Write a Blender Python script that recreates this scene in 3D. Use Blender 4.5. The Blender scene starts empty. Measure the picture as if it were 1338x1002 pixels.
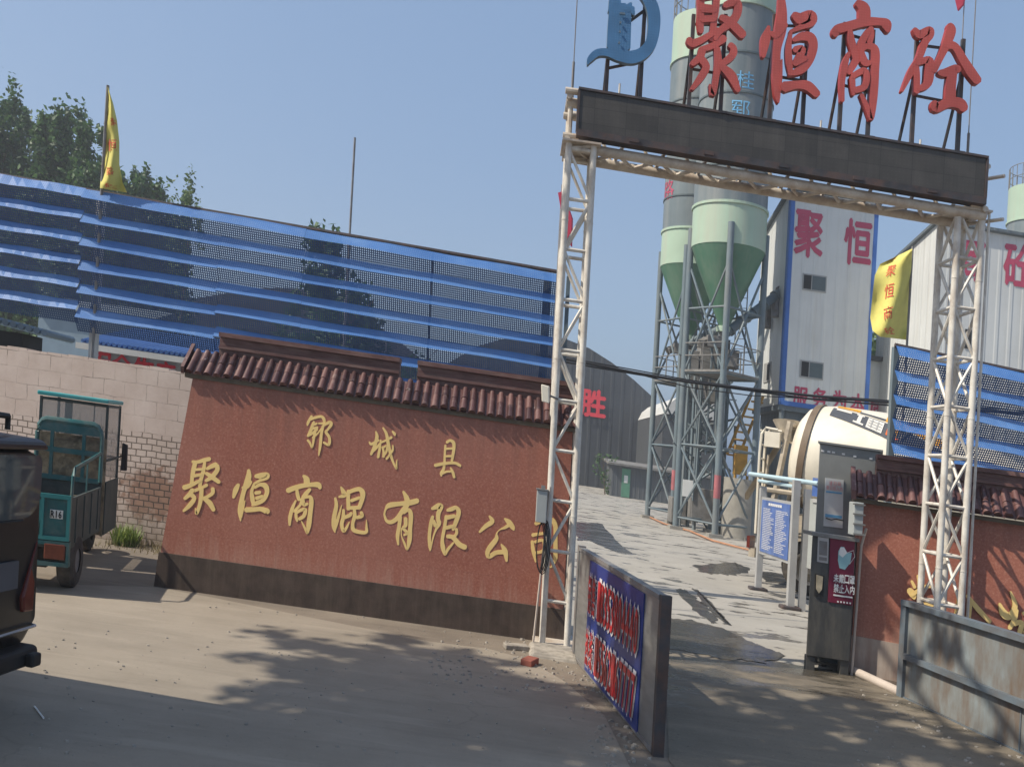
import bpy, math, random
from mathutils import Vector, Matrix
R = math.radians
random.seed(7)
scn = bpy.context.scene
COL = scn.collection

# ------------------------------------------------------------------ camera
EYE = 1.9            # eye height over the ground, metres
FPX = 1150.0         # focal length in photo pixels (1338 wide)
ROLL = R(3.1)
SHEAR = math.tan(R(5.0))   # whole scene sheared down to the right to match image skew; uprights stay plumb
CX, CY = 669.0, 592.0
cam = bpy.data.objects.new('camera', bpy.data.cameras.new('camera'))
COL.objects.link(cam)
cam.matrix_world = Matrix.Translation((0, 0, EYE)) @ Matrix.Rotation(R(90), 4, 'X') @ Matrix.Rotation(ROLL, 4, 'Z')
cam.data.sensor_width = 36.0
cam.data.lens = FPX / 1338 * 36
cam.data.shift_y = (CY - 501) / 1338
cam.data.clip_end = 3000
scn.camera = cam

# ------------------------------------------------------------------ light
SUN = Vector((-.615, -.190, .766)).normalized()
wd = bpy.data.worlds.new('World'); scn.world = wd; wd.use_nodes = True
wn = wd.node_tree
bg = wn.nodes['Background']
sky = wn.nodes.new('ShaderNodeTexSky'); sky.sky_type = 'NISHITA'; sky.sun_disc = False
sky.sun_elevation = math.asin(SUN.z); sky.sun_rotation = math.atan2(SUN.x, SUN.y)
sky.air_density = 1.3; sky.dust_density = 3.2; sky.ozone_density = 1.8; sky.altitude = 50
hz = wn.nodes.new('ShaderNodeMix'); hz.data_type = 'RGBA'; hz.inputs[0].default_value = .55; hz.inputs[7].default_value = (1.85, 2.90, 4.75, 1)
wn.links.new(sky.outputs[0], hz.inputs[6]); wn.links.new(hz.outputs[2], bg.inputs[0]); bg.inputs[1].default_value = .112
ld = bpy.data.lights.new('sun', 'SUN'); ld.energy = 4.4; ld.angle = R(.55); ld.color = (1, .915, .78)
lo = bpy.data.objects.new('sun', ld); COL.objects.link(lo)
lo.rotation_euler = (-SUN).to_track_quat('-Z', 'Y').to_euler()
vs = scn.view_settings
vs.view_transform = 'Standard'; vs.look = 'None'; vs.exposure = .36; vs.gamma = 1; vs.use_curve_mapping = False
scn.cycles.max_bounces = 8; scn.cycles.transparent_max_bounces = 24
scn.cycles.use_denoising = True

# ------------------------------------------------------------------ coordinates
CT, ST = math.cos(ROLL), math.sin(ROLL)
def uv(px, py):
    dx, dy = px - CX, py - CY
    return dx * CT + dy * ST, dx * ST - dy * CT
def FP(px, py, Y):           # photo pixel at depth Y -> (x, y, height over ground)
    u, v = uv(px, py)
    return Vector((u * Y / FPX, Y, EYE + (v + SHEAR * u) * Y / FPX))
def GP(px, py):              # photo pixel on the ground
    u, v = uv(px, py)
    Y = -EYE * FPX / (v + SHEAR * u)
    return Vector((u * Y / FPX, Y, 0))
def W(p): return Vector((p[0], p[1], p[2] - SHEAR * p[0]))  # flat point to world point, with the scene shear applied

class Frame:
    def __init__(s, o, fwd):
        s.o = Vector((o[0], o[1], o[2] if len(o) > 2 else 0))
        f = Vector((fwd[0], fwd[1], 0)).normalized(); s.f = f; s.r = Vector((f.y, -f.x, 0))
    def __call__(s, x, y, z): return s.o + s.r * x + s.f * y + Vector((0, 0, z))

# ------------------------------------------------------------------ mesh builder
class MB:
    def __init__(s, frame=None): s.v = []; s.f = []; s.m = []; s.F = frame; s.cm = 0
    def P(s, p):
        if s.F: p = s.F(*p)
        s.v.append(Vector(p)); return len(s.v) - 1
    def face(s, ids): s.f.append(tuple(ids)); s.m.append(s.cm)
    def poly(s, pts): s.face([s.P(p) for p in pts])
    def box(s, a, b):
        x0, y0, z0 = a; x1, y1, z1 = b
        i = [s.P(p) for p in ((x0,y0,z0),(x1,y0,z0),(x1,y1,z0),(x0,y1,z0),(x0,y0,z1),(x1,y0,z1),(x1,y1,z1),(x0,y1,z1))]
        for q in ((0,3,2,1),(4,5,6,7),(0,1,5,4),(1,2,6,5),(2,3,7,6),(3,0,4,7)): s.face([i[k] for k in q])
    def cbox(s, c, d): s.box([c[k]-d[k]/2 for k in range(3)], [c[k]+d[k]/2 for k in range(3)])
    def hexa(s, p):      # 8 points, bottom four then top four
        i = [s.P(q) for q in p]
        for q in ((0,3,2,1),(4,5,6,7),(0,1,5,4),(1,2,6,5),(2,3,7,6),(3,0,4,7)): s.face([i[k] for k in q])
    def prism(s, poly, d):   # polygon points extruded by vector d
        d = Vector(d); n = len(poly)
        a = [s.P(p) for p in poly]; b = [s.P(Vector(p) + d) for p in poly]
        s.face(a[::-1]); s.face(b)
        for k in range(n): s.face((a[k], a[(k+1) % n], b[(k+1) % n], b[k]))
    def tube(s, p, q, r, n=8, r2=None, cap=True):
        p = Vector(p); q = Vector(q); r2 = r if r2 is None else r2
        d = (q - p).normalized(); a = d.orthogonal().normalized(); b = d.cross(a)
        A = []; B = []
        for k in range(n):
            t = 2 * math.pi * (k + .5) / n; w = a * math.cos(t) + b * math.sin(t)
            A.append(s.P(p + w * r)); B.append(s.P(q + w * r2))
        for k in range(n): s.face((A[k], A[(k+1) % n], B[(k+1) % n], B[k]))
        if cap: s.face(A[::-1]); s.face(B)
    def path(s, pts, r, n=6):
        pts = [Vector(p) for p in pts]; rings = []
        for i, p in enumerate(pts):
            d = (pts[min(i+1, len(pts)-1)] - pts[max(i-1, 0)]).normalized()
            ref = Vector((0, 0, 1)) if abs(d.z) < .9 else Vector((1, 0, 0))
            a = d.cross(ref).normalized(); b = d.cross(a)
            rings.append([s.P(p + (a * math.cos(2*math.pi*k/n) + b * math.sin(2*math.pi*k/n)) * r) for k in range(n)])
        for A, B in zip(rings, rings[1:]):
            for k in range(n): s.face((A[k], A[(k+1) % n], B[(k+1) % n], B[k]))
        s.face(rings[0][::-1]); s.face(rings[-1])
    def lathe(s, o, ax, prof, n=32, a0=0, a1=2*math.pi, mats=None):   # prof: (distance along axis, radius)
        o = Vector(o); ax = Vector(ax).normalized()
        a = Vector((1, 0, 0)) if abs(ax.z) > .9 else ax.cross(Vector((0, 0, 1))).normalized()
        b = ax.cross(a); full = abs(a1 - a0 - 2 * math.pi) < 1e-6; m = n if full else n + 1
        rings = [[s.P(o + ax * t + (a * math.cos(a0+(a1-a0)*k/n) + b * math.sin(a0+(a1-a0)*k/n)) * r) for k in range(m)] for t, r in prof]
        for j, (A, B) in enumerate(zip(rings, rings[1:])):
            if mats: s.cm = mats[j]
            for k in range(n): s.face((A[k], A[(k+1) % m], B[(k+1) % m], B[k]))
    def glyph(s, ch, c, ex, ey, nrm, bold=0.0):
        gv, gf = glyph(ch); c = Vector(c); ex = Vector(ex); ey = Vector(ey); nrm = Vector(nrm)
        offs = [(0, 0)] + ([(bold, 0), (-bold, 0), (0, bold), (0, -bold)] if bold else [])
        for k, (ox, oy) in enumerate(offs):
            i = [s.P(c + ex * (x + ox) + ey * (y + oy) + nrm * (.0012 * k)) for x, y in gv]
            for f in gf: s.face([i[q] for q in f])
    def build(s, name, mats, parent=None, base=None, smooth=False, **tags):
        me = bpy.data.meshes.new(name)
        if parent is not None: base = parent['_b']
        elif base is None:
            base = (sum(p.x for p in s.v)/len(s.v), sum(p.y for p in s.v)/len(s.v), min(p.z for p in s.v))
        wb = W(base)
        me.from_pydata([W(p) - wb for p in s.v], [], s.f)
        at = me.attributes.new('fl', 'FLOAT_VECTOR', 'POINT')
        at.data.foreach_set('vector', [c for p in s.v for c in p])
        for m in (mats if isinstance(mats, (list, tuple)) else [mats]): me.materials.append(m)
        me.polygons.foreach_set('material_index', s.m)
        me.polygons.foreach_set('use_smooth', [bool(smooth)] * len(s.f))
        if smooth == 2: 
            try: me.set_sharp_from_angle(angle=R(35))
            except Exception: pass
        me.update()
        o = bpy.data.objects.new(name, me); COL.objects.link(o)
        o['_b'] = tuple(base)
        if parent is None: o.location = wb
        else: o.parent = parent
        tag(o, **tags)
        return o

def tag(o, label=None, cat=None, group=None, kind=None):
    if label: o['label'] = label
    if cat: o['category'] = cat
    if group: o['group'] = group
    if kind: o['kind'] = kind
    return o
def thing(name, base, label, cat, group=None):
    o = bpy.data.objects.new(name, None); COL.objects.link(o); o.location = W(base); o.empty_display_size = .2
    o['_b'] = tuple(base)
    return tag(o, label, cat, group)
def sub(mb, name, mat, part, root, smooth=False):
    o = mb.build(name, mat, None, base=root['_b'], smooth=smooth); o.parent = part; o.location = (0, 0, 0); return o
def bevel(o, w, seg=2):
    m = o.modifiers.new('bevel', 'BEVEL'); m.width = w; m.segments = seg; m.limit_method = 'ANGLE'; m.angle_limit = R(40); return o

_gl = {}
def glyph(ch):
    if ch not in _gl:
        cu = bpy.data.curves.new('g', 'FONT'); cu.body = ch; cu.resolution_u = 2
        o = bpy.data.objects.new('g', cu); COL.objects.link(o)
        me = bpy.data.meshes.new_from_object(o.evaluated_get(bpy.context.evaluated_depsgraph_get()))
        v = [(p.co.x, p.co.y) for p in me.vertices]; f = [tuple(p.vertices) for p in me.polygons]
        bpy.data.objects.remove(o); bpy.data.curves.remove(cu); bpy.data.meshes.remove(me)
        x0, x1 = min(p[0] for p in v), max(p[0] for p in v); y0, y1 = min(p[1] for p in v), max(p[1] for p in v)
        k = 1 / max(x1 - x0, y1 - y0)
        _gl[ch] = ([((x - (x0+x1)/2) * k, (y - (y0+y1)/2) * k) for x, y in v], f)
    return _gl[ch]

def strokes(text, ox, oy, sc, to, thick, d=Vector((0, 1, 0)), grow=1.0, lift=.0016):
    """brush strokes 'x,y,w x,y,w; ...' -> extruded ribbons; to(px,py) gives the flat point"""
    mb = MB()
    for si, st in enumerate(text.split(';')):
        pts = [tuple(float(c) for c in p.split(',')) for p in st.split()]
        if len(pts) < 2: continue
        q = []
        for i in range(len(pts) - 1):
            p0, p1, p2, p3 = pts[max(i-1, 0)], pts[i], pts[i+1], pts[min(i+2, len(pts)-1)]
            for k in range(5):
                t = k / 5
                q.append(tuple(.5 * (2*b + (c-a)*t + (2*a-5*b+4*c-e)*t*t + (3*b-a-3*c+e)*t**3) for a, b, c, e in zip(p0, p1, p2, p3)))
        q.append(pts[-1])
        def ext(a, b):
            dx, dy = a[0]-b[0], a[1]-b[1]; L = math.hypot(dx, dy) or 1
            return (a[0] + dx/L*a[2]*.3, a[1] + dy/L*a[2]*.3, a[2]*.45)
        q = [ext(q[0], q[1])] + q + [ext(q[-1], q[-2])]
        Lp, Rp = [], []
        for i, p in enumerate(q):
            a, b = q[max(i-1, 0)], q[min(i+1, len(q)-1)]
            dx, dy = b[0]-a[0], b[1]-a[1]; L = math.hypot(dx, dy) or 1; w = max(p[2], 6) * .5 * grow
            nx, ny = -dy/L*w, dx/L*w
            Lp.append(to(ox + (p[0]+nx)/sc, oy + (p[1]+ny)/sc)); Rp.append(to(ox + (p[0]-nx)/sc, oy + (p[1]-ny)/sc))
        off = d * (-lift * si)
        A = [mb.P(p + off) for p in Lp]; B = [mb.P(p + off) for p in Rp]
        C = [mb.P(p + off + d*thick) for p in Lp]; D = [mb.P(p + off + d*thick) for p in Rp]
        n = len(A)
        for i in range(n - 1):
            mb.cm = 0; mb.face((A[i], A[i+1], B[i+1], B[i])); mb.face((C[i], D[i], D[i+1], C[i+1]))
            mb.cm = 1; mb.face((A[i], C[i], C[i+1], A[i+1])); mb.face((B[i], B[i+1], D[i+1], D[i]))
        mb.face((A[0], B[0], D[0], C[0])); mb.face((A[-1], C[-1], D[-1], B[-1]))
    return mb

# ------------------------------------------------------------------ materials
def nodes(name):
    m = bpy.data.materials.new(name); m.use_nodes = True
    nt = m.node_tree
    return m, nt, nt.nodes['Principled BSDF']
def N(nt, t, **kw):
    n = nt.nodes.new(t)
    for k, v in kw.items(): setattr(n, k, v)
    return n
def coord(nt, scale=(1, 1, 1), loc=(0, 0, 0)):
    a = N(nt, 'ShaderNodeAttribute', attribute_name='fl')
    mp = N(nt, 'ShaderNodeMapping'); mp.inputs['Scale'].default_value = scale; mp.inputs['Location'].default_value = loc
    nt.links.new(a.outputs['Vector'], mp.inputs[0]); return mp.outputs[0]
def noise(nt, vec, scale, detail=4, rough=.6):
    n = N(nt, 'ShaderNodeTexNoise'); n.inputs['Scale'].default_value = scale; n.inputs['Detail'].default_value = detail
    n.inputs['Roughness'].default_value = rough; nt.links.new(vec, n.inputs['Vector']); return n.outputs['Fac']
def ramp(nt, fac, stops):
    r = N(nt, 'ShaderNodeValToRGB'); e = r.color_ramp.elements
    while len(e) < len(stops): e.new(.5)
    for el, (p, c) in zip(e, stops):
        el.position = p; el.color = c if len(c) == 4 else (*c, 1)
    nt.links.new(fac, r.inputs[0]); return r.outputs[0]
def mix(nt, fac, a, b, mode='MIX'):
    n = N(nt, 'ShaderNodeMix', data_type='RGBA', blend_type=mode)
    for sock, val in ((0, fac), (6, a), (7, b)):
        if isinstance(val, bpy.types.NodeSocket): nt.links.new(val, n.inputs[sock])
        elif sock == 0: n.inputs[0].default_value = val
        else: n.inputs[sock].default_value = (*val, 1)
    return n.outputs[2]
def math_(nt, op, a, b=None, c=None):
    n = N(nt, 'ShaderNodeMath', operation=op)
    for i, v in enumerate((a, b, c)):
        if v is None: continue
        if isinstance(v, bpy.types.NodeSocket): nt.links.new(v, n.inputs[i])
        else: n.inputs[i].default_value = v
    return n.outputs[0]
def bumpit(nt, bsdf, h, strength=.3, dist=.02):
    b = N(nt, 'ShaderNodeBump'); b.inputs['Strength'].default_value = strength; b.inputs['Distance'].default_value = dist
    nt.links.new(h, b.inputs['Height']); nt.links.new(b.outputs[0], bsdf.inputs['Normal'])
def bw(v): return (v, v, v)
def M(name, col, rough=.7, var=.25, scale=3.0, metal=0.0, dirt=None, dirtamt=.5, dirtscale=1.5, bump=0.0, bscale=60, stretch=(1, 1, 1), spec=.4, dirtstretch=(1, 1, 1)):
    m, nt, b = nodes(name); v = coord(nt, stretch)
    c = ramp(nt, noise(nt, v, scale, 6), [(.3, tuple(k*(1-var) for k in col)), (.7, tuple(min(1, k*(1+var)) for k in col))])
    if dirt:
        v2 = coord(nt, dirtstretch, (3.1, 1.7, 5.3))
        f = ramp(nt, noise(nt, v2, dirtscale, 8, .68), [(.5 - .25*dirtamt + .05, bw(0)), (.72, bw(dirtamt))])
        c = mix(nt, f, c, dirt)
    nt.links.new(c, b.inputs['Base Color'])
    b.inputs['Roughness'].default_value = rough; b.inputs['Metallic'].default_value = metal; b.inputs['Specular IOR Level'].default_value = spec
    if bump: bumpit(nt, b, noise(nt, coord(nt), bscale, 5), bump, .01)
    return m

MAT = {}
MAT['white_paint'] = M('white_paint', (.68, .65, .585), .45, .12, 5, dirt=(.20, .12, .07), dirtamt=.55, dirtscale=7, dirtstretch=(1, 1, .6))
MAT['rusty_white'] = M('rusty_white', (.62, .57, .49), .5, .12, 5, dirt=(.24, .12, .05), dirtamt=.65, dirtscale=5)
MAT['dark_steel'] = M('dark_steel', (.05, .05, .055), .55, .3, 6, dirt=(.16, .08, .05), dirtamt=.6, dirtscale=6)
MAT['grey_steel'] = M('grey_steel', (.20, .20, .20), .5, .2, 6, dirt=(.15, .09, .06), dirtamt=.5, dirtscale=5)
MAT['stainless'] = M('stainless', (.34, .34, .33), .42, .2, 4, metal=.6, dirt=(.25, .2, .15), dirtamt=.3, dirtscale=3, stretch=(1, 1, 4))
MAT['gold'] = M('gold', (.86, .62, .24), .55, .06, 8, metal=.0)
MAT['gold_edge'] = M('gold_edge', (.30, .19, .06), .5, .1, 8)
MAT['red_edge'] = M('red_edge', (.30, .035, .03), .5, .1, 8)
MAT['blue_edge'] = M('blue_edge', (.12, .17, .22), .5, .1, 8)
MAT['plinth'] = M('plinth', (.062, .043, .034), .75, .3, 6, dirt=(.13, .10, .075), dirtamt=.45, dirtscale=3, dirtstretch=(5, 1, .6), bump=.2)
MAT['tile_plain'] = M('tile', (.125, .05, .046), .38, .35, 9, dirt=(.30, .22, .19), dirtamt=.45, dirtscale=14, bump=.2, bscale=30)
def mk_tile():
    m, nt, b = nodes('tile')
    gm = N(nt, 'ShaderNodeNewGeometry'); rnd_ = gm.outputs['Random Per Island']
    c = ramp(nt, rnd_, [(.1, (.060, .028, .027)), (.55, (.098, .043, .040)), (.9, (.145, .068, .060))])
    c = mix(nt, ramp(nt, noise(nt, coord(nt), 13, 6, .7), [(.55, bw(0)), (.72, bw(.55))]), c, (.26, .19, .16))
    c = mix(nt, ramp(nt, noise(nt, coord(nt, (1, 1, 1), (3, 3, 3)), 8, 3, .6), [(.69, bw(0)), (.73, bw(.8))]), c, (.52, .45, .40))
    nt.links.new(c, b.inputs['Base Color'])
    nt.links.new(ramp(nt, rnd_, [(0, bw(.3)), (1, bw(.6))]), b.inputs['Roughness'])
    bumpit(nt, b, noise(nt, coord(nt), 30, 4), .25, .006); return m
MAT['tile'] = mk_tile()
MAT['ridge'] = M('ridge', (.115, .055, .05), .55, .25, 6, dirt=(.28, .2, .17), dirtamt=.5, dirtscale=4, dirtstretch=(1, 1, 8))
MAT['stained'] = M('stained', (.30, .21, .17), .8, .2, 4, dirt=(.46, .40, .34), dirtamt=.9, dirtscale=2.2, dirtstretch=(3, 3, .6))
MAT['eave_board'] = M('eave_board', (.13, .105, .075), .8, .25, 6)
MAT['silo_grey'] = M('silo_grey', (.135, .17, .185), .5, .12, .7, dirt=(.30, .30, .28), dirtamt=.55, dirtscale=1.0, dirtstretch=(2.2, 2.2, .18))
MAT['silo_light'] = M('silo_light', (.36, .48, .37), .5, .07, .8, dirt=(.40, .40, .32), dirtamt=.6, dirtscale=1, dirtstretch=(2.2, 2.2, .18))
MAT['silo_green'] = M('silo_green', (.08, .19, .125), .5, .12, .8, dirt=(.22, .26, .20), dirtamt=.5, dirtscale=1, dirtstretch=(2, 2, .3))
MAT['silo_ring'] = M('silo_ring', (.09, .12, .13), .6, .1)
MAT['leg_blue'] = M('leg_blue', (.13, .172, .195), .55, .15, 1.5, dirt=(.24, .225, .20), dirtamt=.5, dirtscale=1.2, dirtstretch=(1, 1, .4))
MAT['leg_red'] = M('leg_red', (.36, .12, .13), .6, .15)
MAT['dusty_steel'] = M('dusty_steel', (.21, .205, .195), .75, .25, 3, dirt=(.09, .075, .06), dirtamt=.6, dirtscale=2)
MAT['yellow_steel'] = M('yellow_steel', (.50, .27, .04), .6, .2, 3, dirt=(.2, .16, .1), dirtamt=.6)
MAT['concrete'] = M('concrete', (.30, .285, .25), .85, .15, 3, dirt=(.2, .19, .17), dirtamt=.5, dirtscale=2, bump=.2)
MAT['blue_trim'] = M('blue_trim', (.05, .14, .42), .5, .1)
MAT['dark_glass'] = M('dark_glass', (.03, .035, .04), .15, .2)
MAT['frame_grey'] = M('frame_grey', (.33, .33, .32), .5, .1)
MAT['sign_red'] = M('sign_red', (.46, .065, .125), .6, .15, 2)
MAT['hangar_red'] = M('hangar_red', (.75, .04, .06), .5, .1)
MAT['yellow_cloth'] = M('yellow_cloth', (.62, .56, .15), .8, .08, 5)
MAT['red_print'] = M('red_print', (.62, .07, .05), .8, .1)
MAT['pink_cloth'] = M('pink_cloth', (.62, .07, .12), .8, .1)
MAT['teal'] = M('teal', (.022, .105, .11), .42, .2, 5, dirt=(.20, .19, .16), dirtamt=.45, dirtscale=6)
MAT['teal_light'] = M('teal_light', (.035, .20, .20), .45, .1)
MAT['teal_roof'] = M('teal_roof', (.05, .33, .33), .45, .1, dirt=(.25, .3, .28), dirtamt=.4, dirtscale=4)
MAT['teal_dark'] = M('teal_dark', (.035, .055, .055), .6, .2, 5, dirt=(.13, .12, .1), dirtamt=.5, dirtscale=4)
MAT['tyre'] = M('tyre', (.035, .032, .03), .85, .2, 8, dirt=(.17, .14, .11), dirtamt=.6, dirtscale=5)
MAT['van_black'] = M('van_black', (.012, .011, .012), .28, .2, 4, dirt=(.06, .05, .045), dirtamt=.3, dirtscale=3)
MAT['van_red'] = M('van_red', (.022, .006, .007), .3, .2)
MAT['black_plastic'] = M('black_plastic', (.018, .018, .018), .6, .2)
MAT['lamp_red'] = M('lamp_red', (.13, .022, .015), .2, .2, 20)
MAT['lamp_orange'] = M('lamp_orange', (.15, .04, .022), .25, .25, 20)
MAT['silver'] = M('silver', (.42, .42, .43), .3, .1, metal=.6)
MAT['cream'] = M('cream', (.69, .64, .53), .42, .07, 2, dirt=(.36, .30, .22), dirtamt=.3, dirtscale=1.6)
MAT['cream_dirty'] = M('cream_dirty', (.46, .40, .31), .6, .2, 3, dirt=(.15, .12, .09), dirtamt=.6, dirtscale=3)
MAT['drum_band'] = M('drum_band', (.14, .10, .065), .6, .2)
MAT['decal_grey'] = M('decal_grey', (.075, .08, .09), .5, .15)
MAT['decal_white'] = M('decal_white', (.62, .60, .55), .5, .12)
MAT['decal_orange'] = M('decal_orange', (.68, .33, .03), .5, .1)
MAT['decal_red'] = M('decal_red', (.70, .14, .03), .5, .1)
MAT['booth_grey'] = M('booth_grey', (.27, .275, .26), .55, .1, 3, dirt=(.2, .19, .17), dirtamt=.25, dirtscale=2)
MAT['booth_dark'] = M('booth_dark', (.06, .06, .058), .5, .25, 4, dirt=(.18, .16, .13), dirtamt=.5, dirtscale=3, dirtstretch=(3, 3, .7))
MAT['poster_red'] = M('poster_red', (.17, .018, .045), .35, .1)
MAT['print_white'] = M('print_white', (.75, .74, .72), .5, .05)
MAT['print_pink'] = M('print_pink', (.80, .42, .40), .6, .05)
MAT['print_blue'] = M('print_blue', (.16, .42, .66), .6, .05)
MAT['print_cyan'] = M('print_cyan', (.30, .52, .56), .6, .15)
MAT['paper'] = M('paper', (.70, .70, .67), .7, .06, 4)
MAT['board_blue'] = M('board_blue', (.065, .13, .36), .4, .2, 4, dirt=(.3, .36, .45), dirtamt=.35, dirtscale=3)
MAT['banner_blue'] = M('banner_blue', (.022, .042, .20), .38, .15, 3)
MAT['banner_red'] = M('banner_red', (.52, .03, .035), .4, .1)
MAT['banner_white'] = M('banner_white', (.72, .70, .72), .4, .05)
MAT['alu'] = M('alu', (.48, .48, .47), .45, .1, 4, metal=.35)
MAT['pale_blue'] = M('pale_blue', (.42, .55, .60), .5, .1)
MAT['panel_old'] = M('panel_old', (.23, .27, .28), .55, .2, 3, dirt=(.15, .10, .065), dirtamt=1.0, dirtscale=2.4, dirtstretch=(2.5, 2.5, .7))
MAT['panel_frame'] = M('panel_frame', (.13, .16, .185), .55, .2, 4, dirt=(.13, .09, .06), dirtamt=.6, dirtscale=4)
MAT['pipe_pale'] = M('pipe_pale', (.50, .43, .37), .6, .12)
MAT['shed_dark'] = M('shed_dark', (.06, .065, .07), .6, .2, 3)
MAT['green_door'] = M('green_door', (.11, .27, .18), .6, .15)
MAT['wall_pale'] = M('wall_pale', (.50, .50, .48), .7, .1, 2)
MAT['roof_blue'] = M('roof_blue', (.07, .16, .38), .5, .15, 2)
MAT['bluegrey_wall'] = M('bluegrey_wall', (.17, .235, .29), .6, .1, 2)
MAT['bark'] = M('bark', (.12, .095, .07), .9, .3, 6, bump=.5, bscale=25)
MAT['cable'] = M('cable', (.02, .02, .022), .6, .1)
MAT['box_grey'] = M('box_grey', (.36, .38, .37), .5, .08)
MAT['straw'] = M('straw', (.40, .34, .24), .9, .35, 9)
MAT['stone'] = M('stone', (.30, .27, .23), .9, .35, 12)
MAT['brick_red'] = M('brick_red', (.26, .085, .06), .9, .2)
MAT['orange_hose'] = M('orange_hose', (.40, .20, .11), .6, .15)
MAT['sheet_blue'] = M('sheet_blue', (.12, .30, .55), .5, .1)
MAT['bed_load'] = M('bed_load', (.20, .165, .11), .45, .7, 9, bump=.8, bscale=14)

def mk_granite(name='granite'):
    m, nt, b = nodes(name); v = coord(nt)
    c = ramp(nt, noise(nt, v, 42, 4, .75), [(.30, (.25, .078, .049)), (.52, (.335, .117, .076)), (.74, (.46, .225, .155))])
    big = noise(nt, v, .8, 5, .6)
    c = mix(nt, ramp(nt, big, [(.35, bw(0)), (.75, bw(.45))]), c, (.42, .20, .15))
    # pale water stains rising from the foot of the slabs
    sep = N(nt, 'ShaderNodeSeparateXYZ'); nt.links.new(coord(nt), sep.inputs[0])
    st = math_(nt, 'MULTIPLY', noise(nt, coord(nt, (9, 9, .7)), 1.5, 6, .7), math_(nt, 'SUBTRACT', 1.25, sep.outputs[2]))
    c = mix(nt, ramp(nt, st, [(.34, bw(0)), (.66, bw(.65))]), c, (.47, .29, .22))
    dr = math_(nt, 'MULTIPLY', noise(nt, coord(nt, (7, 7, .22), (5, 5, 1)), 1.6, 6, .7), math_(nt, 'SUBTRACT', sep.outputs[2], .35))
    c = mix(nt, ramp(nt, dr, [(.62, bw(0)), (1.05, bw(.5))]), c, (.20, .085, .06))
    # slab joints
    cb = N(nt, 'ShaderNodeCombineXYZ'); nt.links.new(sep.outputs[0], cb.inputs[0]); nt.links.new(sep.outputs[2], cb.inputs[1])
    br = N(nt, 'ShaderNodeTexBrick'); br.offset = 0; br.inputs['Scale'].default_value = 1; br.inputs['Brick Width'].default_value = .8; br.inputs['Row Height'].default_value = .6
    br.inputs['Mortar Size'].default_value = .0025; br.inputs['Mortar Smooth'].default_value = .3
    nt.links.new(cb.outputs[0], br.inputs[0])
    c = mix(nt, math_(nt, 'MULTIPLY', br.outputs['Fac'], .35), c, (.15, .06, .045))
    nt.links.new(c, b.inputs['Base Color']); b.inputs['Roughness'].default_value = .5
    bumpit(nt, b, noise(nt, v, 45, 3), .03, .003)
    return m
MAT['granite'] = mk_granite()

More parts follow.
